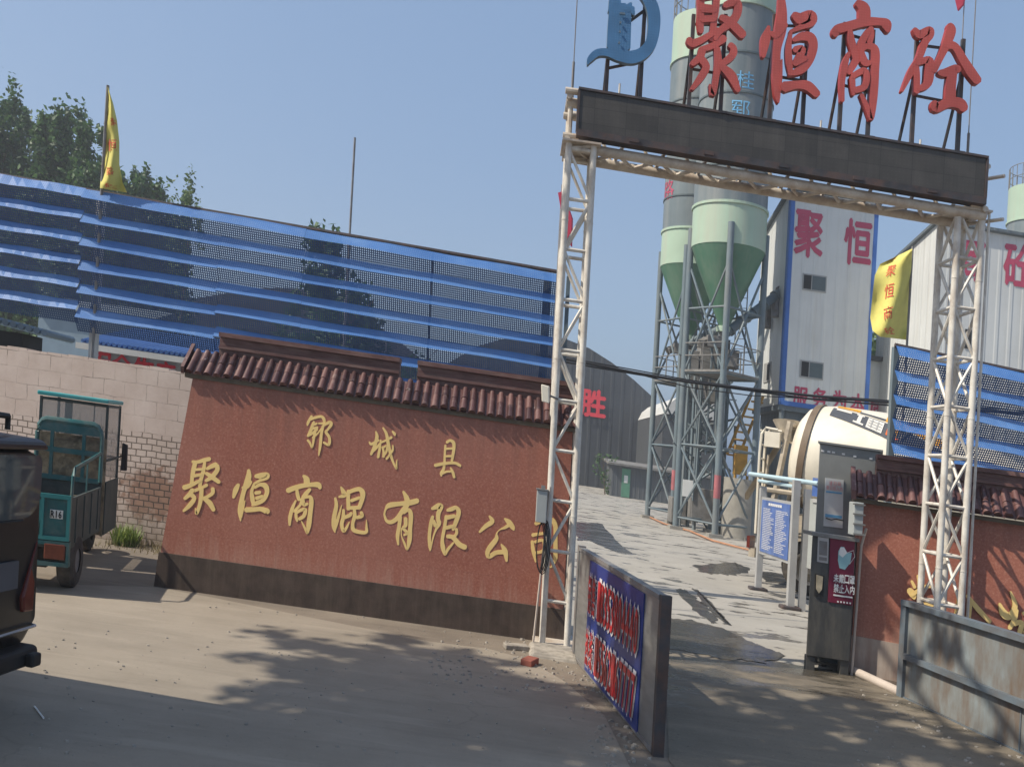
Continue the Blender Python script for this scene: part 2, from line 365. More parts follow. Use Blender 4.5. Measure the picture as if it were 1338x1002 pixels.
def mk_brick():
    m, nt, b = nodes('painted_brick')
    sep = N(nt, 'ShaderNodeSeparateXYZ'); nt.links.new(coord(nt), sep.inputs[0]); X, _, Z = sep.outputs
    wob = math_(nt, 'MULTIPLY', math_(nt, 'SUBTRACT', noise(nt, coord(nt), 3, 4), .5), .05)
    cb = N(nt, 'ShaderNodeCombineXYZ'); nt.links.new(math_(nt, 'ADD', X, wob), cb.inputs[0]); nt.links.new(math_(nt, 'ADD', Z, wob), cb.inputs[1])
    def br(w, h, mo):
        t = N(nt, 'ShaderNodeTexBrick'); t.inputs['Scale'].default_value = 1; t.inputs['Brick Width'].default_value = w; t.inputs['Row Height'].default_value = h
        t.inputs['Mortar Size'].default_value = mo; t.inputs['Mortar Smooth'].default_value = .25; t.inputs['Bias'].default_value = 0
        t.inputs[1].default_value = (.9, .9, .9, 1); t.inputs[2].default_value = (1.05, 1.05, 1.05, 1)
        nt.links.new(cb.outputs[0], t.inputs[0]); return t
    big = br(.288, .211, .0042); small = br(.133, .083, .008)
    low = math_(nt, 'LESS_THAN', Z, 1.475)
    n1 = noise(nt, coord(nt), 2.2, 7, .7)
    paint = ramp(nt, n1, [(.3, (.52, .41, .345)), (.7, (.66, .55, .48))])
    mort_b = math_(nt, 'MULTIPLY', big.outputs['Fac'], ramp(nt, noise(nt, coord(nt), 2.8, 4, .7), [(.45, bw(.08)), (.62, bw(.9))]))
    cu = mix(nt, mort_b, paint, (.17, .13, .105))
    cs = mix(nt, math_(nt, 'MULTIPLY', small.outputs['Fac'], .88), paint, (.13, .10, .075))
    # bare brick where the paint has come off, a patch beside the red wall
    dx = math_(nt, 'DIVIDE', math_(nt, 'SUBTRACT', X, -4.72), .62); dz = math_(nt, 'DIVIDE', math_(nt, 'SUBTRACT', Z, .66), .55)
    rr = math_(nt, 'ADD', math_(nt, 'MULTIPLY', dx, dx), math_(nt, 'MULTIPLY', dz, dz))
    worn = math_(nt, 'ADD', math_(nt, 'SUBTRACT', 1.1, rr), math_(nt, 'MULTIPLY', math_(nt, 'SUBTRACT', noise(nt, coord(nt), 7, 5, .7), .5), 1.9))
    bare = mix(nt, ramp(nt, noise(nt, coord(nt), 9, 3), [(.4, bw(0)), (.6, bw(1))]), (.30, .15, .085), (.21, .10, .06))
    cs2 = mix(nt, ramp(nt, worn, [(.50, bw(0)), (.85, bw(.8))]), cs, mix(nt, small.outputs['Fac'], bare, (.07, .05, .04)))
    c = mix(nt, low, cu, cs2)
    # damp dirt rising from the ground
    g = math_(nt, 'MULTIPLY', math_(nt, 'SUBTRACT', .75, Z), noise(nt, coord(nt, (1, 1, .5)), 4, 5))
    c = mix(nt, ramp(nt, g, [(.1, bw(0)), (.42, bw(.75))]), c, (.22, .165, .115))
    nt.links.new(c, b.inputs['Base Color']); b.inputs['Roughness'].default_value = .85
    h = mix(nt, low, big.outputs['Fac'], small.outputs['Fac'])
    hh = math_(nt, 'SUBTRACT', math_(nt, 'MULTIPLY', n1, .6), h)
    bumpit(nt, b, hh, .6, .012)
    return m
MAT['brick'] = mk_brick()

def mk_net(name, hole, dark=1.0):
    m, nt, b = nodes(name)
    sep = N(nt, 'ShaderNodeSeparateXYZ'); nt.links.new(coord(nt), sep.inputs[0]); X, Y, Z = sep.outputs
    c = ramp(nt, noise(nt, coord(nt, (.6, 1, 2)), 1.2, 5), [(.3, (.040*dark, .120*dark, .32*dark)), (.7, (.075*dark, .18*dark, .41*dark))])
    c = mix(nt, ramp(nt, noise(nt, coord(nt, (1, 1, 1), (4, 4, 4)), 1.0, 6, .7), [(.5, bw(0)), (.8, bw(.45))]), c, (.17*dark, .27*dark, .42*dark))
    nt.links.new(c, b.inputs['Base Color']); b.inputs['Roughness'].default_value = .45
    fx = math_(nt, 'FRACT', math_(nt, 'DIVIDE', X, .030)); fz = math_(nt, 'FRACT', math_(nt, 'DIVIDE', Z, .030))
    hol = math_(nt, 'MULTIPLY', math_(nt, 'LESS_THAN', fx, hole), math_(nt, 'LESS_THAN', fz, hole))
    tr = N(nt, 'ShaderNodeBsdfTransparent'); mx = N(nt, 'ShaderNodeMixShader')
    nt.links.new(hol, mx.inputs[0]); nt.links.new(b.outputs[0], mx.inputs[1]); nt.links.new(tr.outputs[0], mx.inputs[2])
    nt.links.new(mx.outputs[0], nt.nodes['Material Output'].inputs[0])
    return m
MAT['net_solid_lit'] = mk_net('net_solid_lit', .22, 1.22)  # upward folds: small holes, blue painted brighter for the skylight they catch
MAT['net_open_shaded'] = mk_net('net_open_shaded', .50, .55)  # downward folds: wide holes, same blue darkened to paint in their shade

def mk_ribbed(name, col, pitch, depth, rough=.5, axis=0, dirt=(.3, .27, .22), amt=.3, var=.06):
    m, nt, b = nodes(name)
    sep = N(nt, 'ShaderNodeSeparateXYZ'); nt.links.new(coord(nt), sep.inputs[0])
    ax = math_(nt, 'ADD', sep.outputs[0], sep.outputs[1])
    f = math_(nt, 'PINGPONG', math_(nt, 'DIVIDE', ax, pitch), .5)
    h = ramp(nt, f, [(.30, bw(0)), (.40, bw(1))])
    c = ramp(nt, noise(nt, coord(nt), .7, 5), [(.3, tuple(k*(1-var) for k in col)), (.7, tuple(k*(1+var) for k in col))])
    c = mix(nt, ramp(nt, noise(nt, coord(nt, (2.2, 2.2, .12)), 1.3, 6, .7), [(.5, bw(0)), (.8, bw(amt))]), c, dirt)
    nt.links.new(c, b.inputs['Base Color']); b.inputs['Roughness'].default_value = rough
    bumpit(nt, b, h, .6, depth)
    return m
MAT['white_rib'] = mk_ribbed('white_rib', (.60, .615, .60), .42, .02, .5, dirt=(.40, .37, .31), amt=.55)
MAT['cream_rib'] = mk_ribbed('cream_rib', (.46, .44, .38), .42, .02, .5)
MAT['grey_rib'] = mk_ribbed('grey_rib', (.11, .135, .15), .42, .02, .55, dirt=(.2, .19, .17))
MAT['hangar_rib'] = mk_ribbed('hangar_rib', (.036, .042, .050), .9, .06, .55, dirt=(.07, .07, .07), amt=.5, var=.2)
MAT['shed_rib'] = mk_ribbed('shed_rib', (.09, .10, .11), .3, .03, .55)

def mk_led(name, col, pitch, dot=.16):
    m, nt, b = nodes(name)
    sep = N(nt, 'ShaderNodeSeparateXYZ'); nt.links.new(coord(nt), sep.inputs[0]); X, Y, Z = sep.outputs
    fx = math_(nt, 'PINGPONG', math_(nt, 'DIVIDE', X, pitch), .5); fz = math_(nt, 'PINGPONG', math_(nt, 'DIVIDE', Z, pitch), .5)
    d = math_(nt, 'SQRT', math_(nt, 'ADD', math_(nt, 'MULTIPLY', fx, fx), math_(nt, 'MULTIPLY', fz, fz)))
    c0 = ramp(nt, noise(nt, coord(nt), 2.5, 6, .65), [(.35, tuple(k*.8 for k in col)), (.7, tuple(k*1.2 for k in col))])
    c = mix(nt, ramp(nt, d, [(.16, bw(dot)), (.26, bw(0))]), c0, tuple(min(1, k*2.2 + .05) for k in col))
    if dot < .1:      # cabinet modules: thin joints, each module a slightly different black
        cb = N(nt, 'ShaderNodeCombineXYZ'); nt.links.new(X, cb.inputs[0]); nt.links.new(Z, cb.inputs[1])
        br = N(nt, 'ShaderNodeTexBrick'); br.offset = 0; br.inputs['Scale'].default_value = 1; br.inputs['Brick Width'].default_value = .32; br.inputs['Row Height'].default_value = .16; br.inputs['Mortar Size'].default_value = .003
        br.inputs[1].default_value = (.82, .82, .82, 1); br.inputs[2].default_value = (1.15, 1.15, 1.15, 1); br.inputs[3].default_value = (.55, .55, .55, 1)
        nt.links.new(cb.outputs[0], br.inputs[0]); c = mix(nt, 1.0, c, br.outputs[0], 'MULTIPLY')
        c = mix(nt, ramp(nt, noise(nt, coord(nt, (5, 5, .5)), 1.5, 6, .7), [(.5, bw(0)), (.8, bw(.35))]), c, (.13, .12, .10))
    nt.links.new(c, b.inputs['Base Color']); b.inputs['Roughness'].default_value = .5
    if dot > .1: bumpit(nt, b, math_(nt, 'SUBTRACT', 1, d), .3, .004)
    return m
MAT['red_led'] = mk_led('red_led', (.47, .085, .068), .026)
MAT['blue_led'] = mk_led('blue_led', (.055, .165, .33), .026)
MAT['led_black'] = mk_led('led_black', (.058, .053, .047), .040, .05)

def mk_leaf(name, c1, c2, tl=.35):
    m, nt, b = nodes(name)
    g = N(nt, 'ShaderNodeNewGeometry')
    c = ramp(nt, g.outputs['Random Per Island'], [(.15, c1), (.85, c2)])
    nt.links.new(c, b.inputs['Base Color']); b.inputs['Roughness'].default_value = .55
    t = N(nt, 'ShaderNodeBsdfTranslucent'); nt.links.new(c, t.inputs[0])
    mx = N(nt, 'ShaderNodeMixShader'); mx.inputs[0].default_value = tl
    nt.links.new(b.outputs[0], mx.inputs[1]); nt.links.new(t.outputs[0], mx.inputs[2])
    nt.links.new(mx.outputs[0], nt.nodes['Material Output'].inputs[0])
    return m
MAT['leaf'] = mk_leaf('leaf', (.028, .075, .020), (.085, .17, .045))
MAT['leaf_light'] = mk_leaf('leaf_light', (.06, .11, .03), (.15, .22, .07))
MAT['grass'] = mk_leaf('grass', (.10, .16, .03), (.24, .30, .08))
MAT['grass_dry'] = mk_leaf('grass_dry', (.16, .13, .07), (.30, .25, .14))

def mk_ground(name, a, b_, wet=None, wetcut=(.52, .6), wetstretch=(1, 1, 1), wetscale=.5, bump=.25, rough=.9, pebble=.35, wetband=None, trk=1.0):
    m, nt, b = nodes(name)
    v = coord(nt)
    c = ramp(nt, noise(nt, v, .9, 8, .65), [(.3, a), (.7, b_)])
    c = mix(nt, ramp(nt, noise(nt, coord(nt, (.25, 1, 1), (9, 2, 0)), 1.3, 6, .7), [(.45, bw(0)), (.75, bw(.4*trk + .05))]), c, tuple(k*.62 for k in a))
    sp = noise(nt, v, 55, 3, .8)
    c = mix(nt, ramp(nt, sp, [(.60, bw(0)), (.72, bw(pebble))]), c, tuple(min(1, k*1.5) for k in b_))
    c = mix(nt, ramp(nt, noise(nt, v, 24, 3, .8), [(.63, bw(0)), (.70, bw(pebble*1.4))]), c, tuple(k*.4 for k in a))
    h = math_(nt, 'ADD', math_(nt, 'MULTIPLY', sp, .35), noise(nt, v, 5, 6))
    wv = N(nt, 'ShaderNodeVectorMath', operation='ADD'); nt.links.new(v, wv.inputs[0])
    nz = N(nt, 'ShaderNodeTexNoise'); nz.inputs['Scale'].default_value = 1.6; nz.inputs['Detail'].default_value = 5; nt.links.new(v, nz.inputs['Vector']); nt.links.new(nz.outputs['Color'], wv.inputs[1])
    vo = N(nt, 'ShaderNodeTexVoronoi', feature='DISTANCE_TO_EDGE'); vo.inputs['Scale'].default_value = .42; nt.links.new(wv.outputs[0], vo.inputs['Vector'])
    ck = ramp(nt, vo.outputs['Distance'], [(0, bw(.22)), (.006, bw(0))])
    ck = math_(nt, 'MULTIPLY', ck, ramp(nt, noise(nt, coord(nt, (1, 1, 1), (8, 3, 0)), .6, 3), [(.5, bw(0)), (.62, bw(1))]))
    c = mix(nt, ck, c, tuple(k*.35 for k in a))
    tr_ = noise(nt, coord(nt, (.35, 3.2, 1), (1, 4, 0)), 1.1, 5, .6)
    c = mix(nt, ramp(nt, tr_, [(.56, bw(0)), (.66, bw(.35*trk))]), c, tuple(min(1, k*1.22) for k in b_))
    c = mix(nt, ramp(nt, tr_, [(.34, bw(.35*trk)), (.44, bw(0))]), c, tuple(k*.72 for k in a))
    if wet:
        wn_ = noise(nt, coord(nt, wetstretch, (2.3, 7.1, 0)), wetscale, 7, .62)
        if wetband:
            sy = N(nt, 'ShaderNodeSeparateXYZ'); nt.links.new(v, sy.inputs[0])
            wn_ = math_(nt, 'ADD', wn_, ramp(nt, math_(nt, 'MULTIPLY', sy.outputs[1], .1), [(wetband[0], bw(0)), (wetband[1], bw(.11))]))
        f = ramp(nt, wn_, [(wetcut[0], bw(0)), (wetcut[1], bw(1))])
        c = mix(nt, math_(nt, 'MULTIPLY', f, .92), c, wet)
        r = ramp(nt, f, [(0, bw(rough)), (1, bw(.2))]); nt.links.new(r, b.inputs['Roughness'])
        h = math_(nt, 'MULTIPLY', h, math_(nt, 'SUBTRACT', 1, math_(nt, 'MULTIPLY', f, .85)))
    else: b.inputs['Roughness'].default_value = rough
    nt.links.new(c, b.inputs['Base Color'])
    bumpit(nt, b, h, bump, .02)
    return m
MAT['dirt'] = mk_ground('dirt', (.15, .122, .095), (.24, .20, .155), bump=.5, pebble=.5)
MAT['road'] = mk_ground('road', (.235, .20, .155), (.315, .27, .215), bump=.2, pebble=.25)
MAT['yard'] = mk_ground('yard', (.29, .27, .235), (.385, .36, .315), wet=(.13, .12, .105), wetcut=(.555, .578), wetstretch=(.55, 1.0, 1), wetscale=1.7, trk=.4, bump=.15)
MAT['wet_ground'] = mk_ground('wet_ground', (.155, .128, .094), (.225, .19, .142), wet=(.065, .058, .046), wetcut=(.56, .63), wetstretch=(.5, 1.2, 1), wetscale=.9, bump=.7, pebble=.6, wetband=(.72, .84))

def mk_film(name, tint, opac, rough=.15):
    m, nt, b = nodes(name)
    b.inputs['Base Color'].default_value = (*tint, 1); b.inputs['Roughness'].default_value = rough
    tr = N(nt, 'ShaderNodeBsdfTransparent'); mx = N(nt, 'ShaderNodeMixShader'); mx.inputs[0].default_value = opac
    nt.links.new(tr.outputs[0], mx.inputs[1]); nt.links.new(b.outputs[0], mx.inputs[2])
    nt.links.new(mx.outputs[0], nt.nodes['Material Output'].inputs[0]); return m
MAT['film'] = mk_film('film', (.45, .45, .42), .45)
MAT['van_glass'] = mk_film('van_glass', (.085, .095, .095), .88, .04)

# ================================================================== SETTING
def sheet(name, pts, mat, h, kind='structure', sub=0):
    mb = MB(); mb.poly([(p[0], p[1], h) for p in pts]); return mb.build(name, mat, None, base=(pts[0][0], pts[0][1], 0), kind=kind)
sheet('ground', [(-700, -200), (700, -200), (700, 1500), (-700, 1500)], MAT['dirt'], 0)
g = lambda x, y: tuple(GP(x, y))[:2]
edge = [g(560, 838), g(640, 848), g(690, 862), g(740, 892), g(790, 935), g(822, 1000)]
edge = [edge[0]] + edge[1:] + [(edge[-1][0] + .12, 3.5), (1.2, 1.0)]
sheet('road', [(-14, -12), (10, -12)] + [(1.4, .5)] + edge[::-1] + [(-3.0, 9.0), (-3.6, 9.1), (-4.2, 8.7), (-14, 9.6)], MAT['road'], .004)
yf = [g(862, 822), g(920, 838), g(985, 858), g(1035, 868), g(1075, 874), g(1180, 880)]
sheet('yard', [(.68, 9.42), (.9, 9.5)] + yf + [(6.5, 9.8), (40, 14), (90, 130), (-40, 130), (-40, 12.2), (.68, 12.2)], MAT['yard'], .004)
MAT['puddle'] = mk_ground('puddle', (.07, .06, .048), (.10, .088, .07), wet=(.04, .036, .03), wetcut=(.40, .50), wetstretch=(.7, 1.4, 1), wetscale=1.6, bump=.08, rough=.4, pebble=.25)
def patchsheet(pts, h, seed, jit=.05):
    rd = random.Random(seed); out = []
    P_ = [GP(*p) for p in pts]
    for a, b in zip(P_, P_[1:] + P_[:1]):
        for k in range(8):
            q = a.lerp(b, k / 8); out.append((q.x + rd.gauss(0, jit * .4), q.y + rd.gauss(0, jit)))
    sheet('puddle', out, MAT['puddle'], h)
patchsheet([(866, 806), (905, 812), (945, 822), (985, 841), (1030, 858), (1000, 866), (940, 860), (866, 846)], .012, 1)
patchsheet([(880, 770), (893, 769), (915, 784), (940, 812), (930, 815), (905, 795)], .008, 2)
patchsheet([(905, 769), (914, 772), (938, 797), (952, 815), (944, 815), (922, 792)], .008, 3)
patchsheet([(752, 682), (785, 684), (822, 722), (800, 720), (770, 706), (752, 705)], .008, 4, .1)  # plain dark band on the far yard, same colour as the puddles
patchsheet([(905, 737), (960, 735), (985, 745), (960, 752), (915, 748)], .008, 5, .1)
patchsheet([(985, 745), (1035, 752), (1050, 765), (1000, 760)], .009, 6, .08)
sheet('driveway', [g(868, 826)] + [(p[0], p[1] - .02) for p in yf] + [(5.0, 8.4), (5.2, 4.0), (1.6, 3.0), (1.16, 5.9)], MAT['wet_ground'], .006)

# ================================================================== WALLS
def tile_rows(mb, F, x0, x1, ye, he, yt, ht, pitch, rowsplit=.5):
    """barrel tiles running from the eave (ye,he) up to (yt,ht); pans between them"""
    n = int((x1 - x0) / pitch); r = pitch * .36
    mb.F = F
    mb.poly([(x0, ye, he), (x1, ye, he), (x1, yt, ht), (x0, yt, ht)])
    mb.poly([(x0, ye, he - .012), (x0, yt, ht - .012), (x1, yt, ht - .012), (x1, ye, he - .012)])
    d = Vector((0, yt - ye, ht - he)); L = d.length; d.normalize(); up = Vector((0, -d.z, d.y))
    for i in range(n):
        x = x0 + pitch * (i + .5) + random.uniform(-.007, .007); dz = random.uniform(-.006, .006)
        for (t0, t1, ra, rb) in ((-.02, .54, 1.08, .92), (.50, 1.02, 1.0, .86)):
            t0 += random.uniform(-.045, .03); A = []; B = []; C = []
            for k in range(8):
                a = math.pi * k / 7; wx, wz = math.cos(a) * r, math.sin(a) * r * 1.15
                pa = Vector((x + wx*ra, ye, he)) + d*(L*t0) + up*(wz*ra + .006 + dz)
                pb = Vector((x + wx*rb, ye, he)) + d*(L*t1) + up*(wz*rb + .004)
                A.append(mb.P(pa)); B.append(mb.P(pb))
            for k in range(7): mb.face((A[k], A[k+1], B[k+1], B[k]))
            mb.face(A[::-1])
        # drip tile between the barrels
        xm = x0 + pitch * (i + 1)
        if i < n - 1:
            mb.poly([(xm - .018, ye - .012, he + .004), (xm + .018, ye - .012, he + .004), (xm + .012, ye - .013, he - .012), (xm, ye - .013, he - .020), (xm - .012, ye - .013, he - .012)])

wl = thing('granite_wall', (-1.5, 9.17, 0), 'long red granite company wall with gold lettering under a maroon tile roof, left of the gate', 'wall')
Fw = Frame((0, 0, 0), (0, 1))
mb = MB(); mb.prism([(-3.60, 9.17, .36), (.62, 9.17, .36), (.62, 9.17, 2.24), (-3.36, 9.17, 2.24)], (0, .32, 0)); mb.build('body', MAT['granite'], wl)
mb = MB(); mb.prism([(-3.67, 9.145, -.3), (.64, 9.145, -.3), (.64, 9.145, .36), (-3.61, 9.145, .36)], (0, .36, 0)); mb.build('plinth', MAT['plinth'], wl)
mb = MB(); mb.prism([(-3.44, 9.146, 2.205), (.68, 9.146, 2.205), (.68, 9.146, 2.25), (-3.44, 9.146, 2.25)], (0, .45, 0)); mb.build('eave_board', MAT['eave_board'], wl)
mb = MB(); tile_rows(mb, None, -3.44, .68, 9.135, 2.262, 9.38, 2.50, .0985)
mb.prism([(-3.47, 9.115, 2.24), (-3.47, 9.38, 2.50), (-3.47, 9.38, 2.58), (-3.47, 9.095, 2.31)], (.035, 0, 0))
mb.build('tile_roof', MAT['tile'], wl, smooth=2)
mb = MB()
for x0, x1 in ((-3.18, -1.245), (-1.055, .72)):
    for (z0, z1, y0, y1) in ((2.46, 2.565, 9.39, 9.50), (2.567, 2.60, 9.365, 9.52), (2.602, 2.69, 9.395, 9.495), (2.692, 2.74, 9.355, 9.53)):
        mb.box((x0, y0, z0), (x1, y1, z1))
mb.build('ridge', MAT['ridge'], wl)

GOLD = {
 '聚': (225, 585, 10.02, "265,180,40 330,185,45 420,160,55 490,145,55;300,200,60 275,300,60 260,400,50 255,470,50;425,190,40 410,290,50 380,400,50 360,510,45;300,285,35 400,280,35;285,365,45 390,350,40;155,520,70 240,490,60 340,440,45 380,420,35;290,560,45 380,525,40 455,485,45;455,275,40 520,240,60 575,220,70;585,230,60 590,290,60 520,380,60 440,430,40;440,330,40 520,380,60 615,450,50;265,550,60 235,600,60 165,665,45;245,610,60 290,660,55 230,750,60 150,825,35;385,540,55 380,640,55 360,750,50 320,860,40 305,790,15;530,530,50 530,590,50 460,640,45 400,660,40;400,650,40 490,720,70 545,815,50"),
 '恒': (290, 600, 10.02, "215,330,45 180,400,70 150,500,35;350,140,40 350,220,75 320,330,80 285,420,60 245,600,65 235,700,55 245,805,15;370,290,60 330,360,50 270,370,40;300,540,15 275,660,25 250,760,25;440,220,50 510,215,80 590,200,60 590,240,50 500,275,40 420,320,30;420,320,30 390,420,45 400,520,60 410,590,40;430,370,40 500,330,50 570,350,70 590,430,60 540,530,60 450,575,60 395,600,30;440,440,50 500,430,45;450,510,50 530,480,40;315,660,70 420,655,65 510,650,60 590,680,80 600,705,30"),
 '商': (360, 610, 10.02, "365,115,35 405,160,80 410,240,80;160,310,70 230,280,70 350,245,65 480,230,60 560,235,75 585,280,40;280,300,40 290,370,50 310,430,45;450,290,45 390,360,60 350,420,45 320,500,35 240,580,40;265,440,25 220,540,45 190,660,50 185,760,30;380,400,35 450,390,45 470,450,60 455,600,60 435,760,65 415,870,20 385,800,30 340,710,15;360,420,40 370,490,50 420,480,35;270,590,35 270,650,40 285,710,25;270,600,40 340,560,45 390,560,50 370,640,50 310,680,45"),
 '混': (420, 620, 10.02, "255,160,20 285,220,60 300,270,60 230,290,30;180,305,30 195,400,50 165,560,60 165,680,60 178,755,15;175,740,20 210,600,40 265,400,12;355,210,50 350,320,50 355,450,55;355,230,50 430,200,55 500,190,60 540,240,70 530,330,60 490,440,55;390,340,45 500,300,40;380,435,50 490,430,50;290,460,35 285,560,50 265,650,50 290,740,40 330,690,35 365,620,15;300,560,50 370,530,50 390,500,40;430,450,40 435,540,50 410,640,45 420,720,55 500,750,50 585,750,45 590,680,30 590,590,10;460,560,45 530,540,50 520,490,40"),
 '有': (490, 630, 10.02, "555,240,70 460,265,75 330,280,60 190,300,70 140,350,30 120,420,25;120,415,25 150,500,40 210,520,55 290,470,60 360,370,60 420,290,70 415,210,70 370,120,30;330,450,50 315,580,50 295,700,50 305,815,25;370,390,60 440,360,50 470,430,60 460,600,55 450,760,60 420,880,20 390,810,30 345,690,15 350,600,20;400,470,50 400,560,50 370,600,40 420,660,40 380,690,30"),
 '限': (550, 640, 10.02, "145,245,40 230,210,80 265,220,60 230,300,60 225,380,55 235,440,60 195,520,30 160,620,20 125,780,20;155,345,40 130,440,50 110,600,45 115,720,45 120,795,15;165,400,40 190,470,50;345,265,40 400,250,60 460,230,50 495,290,60 460,410,60 420,520,40;330,340,40 310,480,45 280,650,45 290,760,60 315,850,20 350,780,40 425,690,25;340,360,60 440,340,50;330,495,50 430,470,45;465,510,40 465,570,40 430,610,40;345,605,50 420,620,60 500,710,70 580,750,70"),
 '公': (620, 655, 10.02, "65,400,30 150,320,60 230,260,65 195,190,25;395,225,25 450,270,70 500,340,60 515,375,20;460,300,50 400,340,40 330,370,15 290,420,20 285,490,60 210,590,70 170,660,60 190,720,60 280,670,60 390,660,60;350,560,20 400,650,70 420,780,30"),
 '司': (620, 655, 10.02, "800,290,50 920,250,50 1020,250,70 1060,330,60 1060,500,55 1060,700,60 1055,770,45 1000,860,20 960,820,15;760,440,50 840,425,40 930,415,40;755,520,40 770,650,50 800,790,20;790,530,40 900,510,40 900,640,40 800,670,40"),
 '郓': (390, 530, 13.37, "230,180,40 170,290,50 155,345,25;200,240,50 300,205,50 400,190,50 445,240,55 440,300,40 350,310,30;270,280,40 250,330,50 220,420,60 160,520,30;240,340,50 320,310,40;260,400,50 330,380,50;160,530,40 260,470,50 330,410,40;300,420,40 270,560,45 240,730,25 200,650,40 160,600,40;250,560,40 330,490,30 400,400,25;430,350,50 400,500,50 380,700,50 355,870,20;430,350,40 540,290,60 570,330,60 510,420,40 480,460,50 540,560,50 530,680,50 440,640,40"),
 '城': (475, 545, 13.37, "100,430,25 140,470,50 260,400,50;215,250,25 235,330,60 215,430,60 180,540,60 130,650,45;140,620,40 220,540,45 300,440,30;300,400,30 280,560,45 255,700,50;310,440,35 400,400,40 490,350,50;340,185,30 400,290,50 430,450,60 470,640,50 520,790,40 575,905,25 575,820,30 585,740,12;330,520,40 350,600,40 350,690,50;340,530,40 410,500,40 400,600,40 360,660,40;510,490,25 510,570,40 460,650,40 400,730,40;505,245,30 540,290,50 550,320,25"),
 '县': (555, 560, 13.37, "360,290,40 350,450,40 345,580,45 330,700,50 290,770,55 290,825,30;385,240,50 440,205,50 500,240,60 510,330,55 490,470,50 470,580,40;370,350,40 480,345,40;370,480,40 470,480,40;180,640,60 270,620,60 400,600,55 530,600,50 610,640,50 620,665,20;300,780,50 380,750,40 450,745,40;450,680,25 490,760,50 515,850,45"),
}
for ch, (ox, oy, sc, st) in GOLD.items():
    strokes(st, ox, oy, sc, lambda x, y: FP(x, y, 9.167), .03, grow=.97, lift=.0004).build('gold_letter', [MAT['gold'], MAT['gold']], wl)

# right wall, swung a little towards the road
wr = thing('granite_wall', (4.9, 9.6, 0), 'short red granite wall under a maroon tile roof, behind the lattice tower right of the gate', 'wall')
Fr = Frame((3.90, 9.82, 0), (.3, 1))
mb = MB(Fr); mb.box((0, 0, .42), (4.2, .3, 1.94)); mb.build('body', MAT['granite'], wr)
mb = MB(Fr); mb.box((-.02, -.012, -.2), (4.2, .312, .42)); mb.build('plinth', MAT['stained'], wr)
mb = MB(Fr); mb.box((-.06, -.10, 1.90), (4.2, .36, 1.945)); mb.build('eave_board', MAT['eave_board'], wr)
mb = MB(); tile_rows(mb, Fr, -.06, 4.2, -.16, 1.97, .12, 2.24, .105)
mb.F = Fr; mb.prism([(-.10, -.17, 1.93), (-.10, .12, 2.2), (-.10, .12, 2.30), (-.10, -.18, 2.03)], (.05, 0, 0)); mb.box((-.06, .1, 1.95), (-.03, .36, 2.24))
mb.build('tile_roof', MAT['tile'], wr, smooth=2)
mb = MB(Fr)
for (z0, z1, y0, y1) in ((2.2, 2.30, .13, .27), (2.302, 2.335, .10, .29), (2.337, 2.42, .13, .27), (2.422, 2.47, .09, .30)): mb.box((.17, y0, z0), (4.2, y1, z1))
mb.build('ridge', MAT['ridge'], wr)
def on_right_wall(px, py):
    u, v = uv(px, py); # ray meets the wall plane
    dirv = Vector((u / FPX, 1, 0)); o = Fr.o + Fr.f * (-.03)
    t = o.dot(Fr.f) / dirv.dot(Fr.f); return FP(px, py, t)
for st in ("70,430,70 110,480,80 125,520,40;165,270,35 190,400,60 185,600,60;95,330,30 130,400,40;100,480,50 220,400,40 310,380,50;190,590,50 330,590,50",
           "640,380,30 620,560,60 580,730,40;710,490,40 830,640,60 960,780,50;740,560,60 720,760,60;600,500,30 640,440,40",
           "1070,580,30 1110,680,90 1180,720,80 1240,600,60 1190,450,25;1260,650,40 1230,760,60 1180,850,50;1230,800,60 1310,790,60 1290,900,60;1330,680,40 1400,760,60 1350,900,50"):
    strokes(st, 1180, 720, 8.47, on_right_wall, .022, d=Fr.f, grow=.95).build('gold_letter', [MAT['gold'], MAT['gold_edge']], wr)

# painted brick wall behind the tricycle
mb = MB(); mb.box((-9.5, 11.7, -.4), (-3.2, 11.95, 2.345))
for i in range(23):
    x = -9.5 + i * .272
    mb.box((x + .004, 11.702, 2.345), (x + .265, 11.94, 2.352 + random.choice((0, .006, .02, .012))))
mb.build('brick_wall', MAT['brick'], None, base=(-5.5, 11.7, 0), label='whitewashed wall of blocks over small bricks, bare brick patch low down, behind the tricycle', cat='wall')

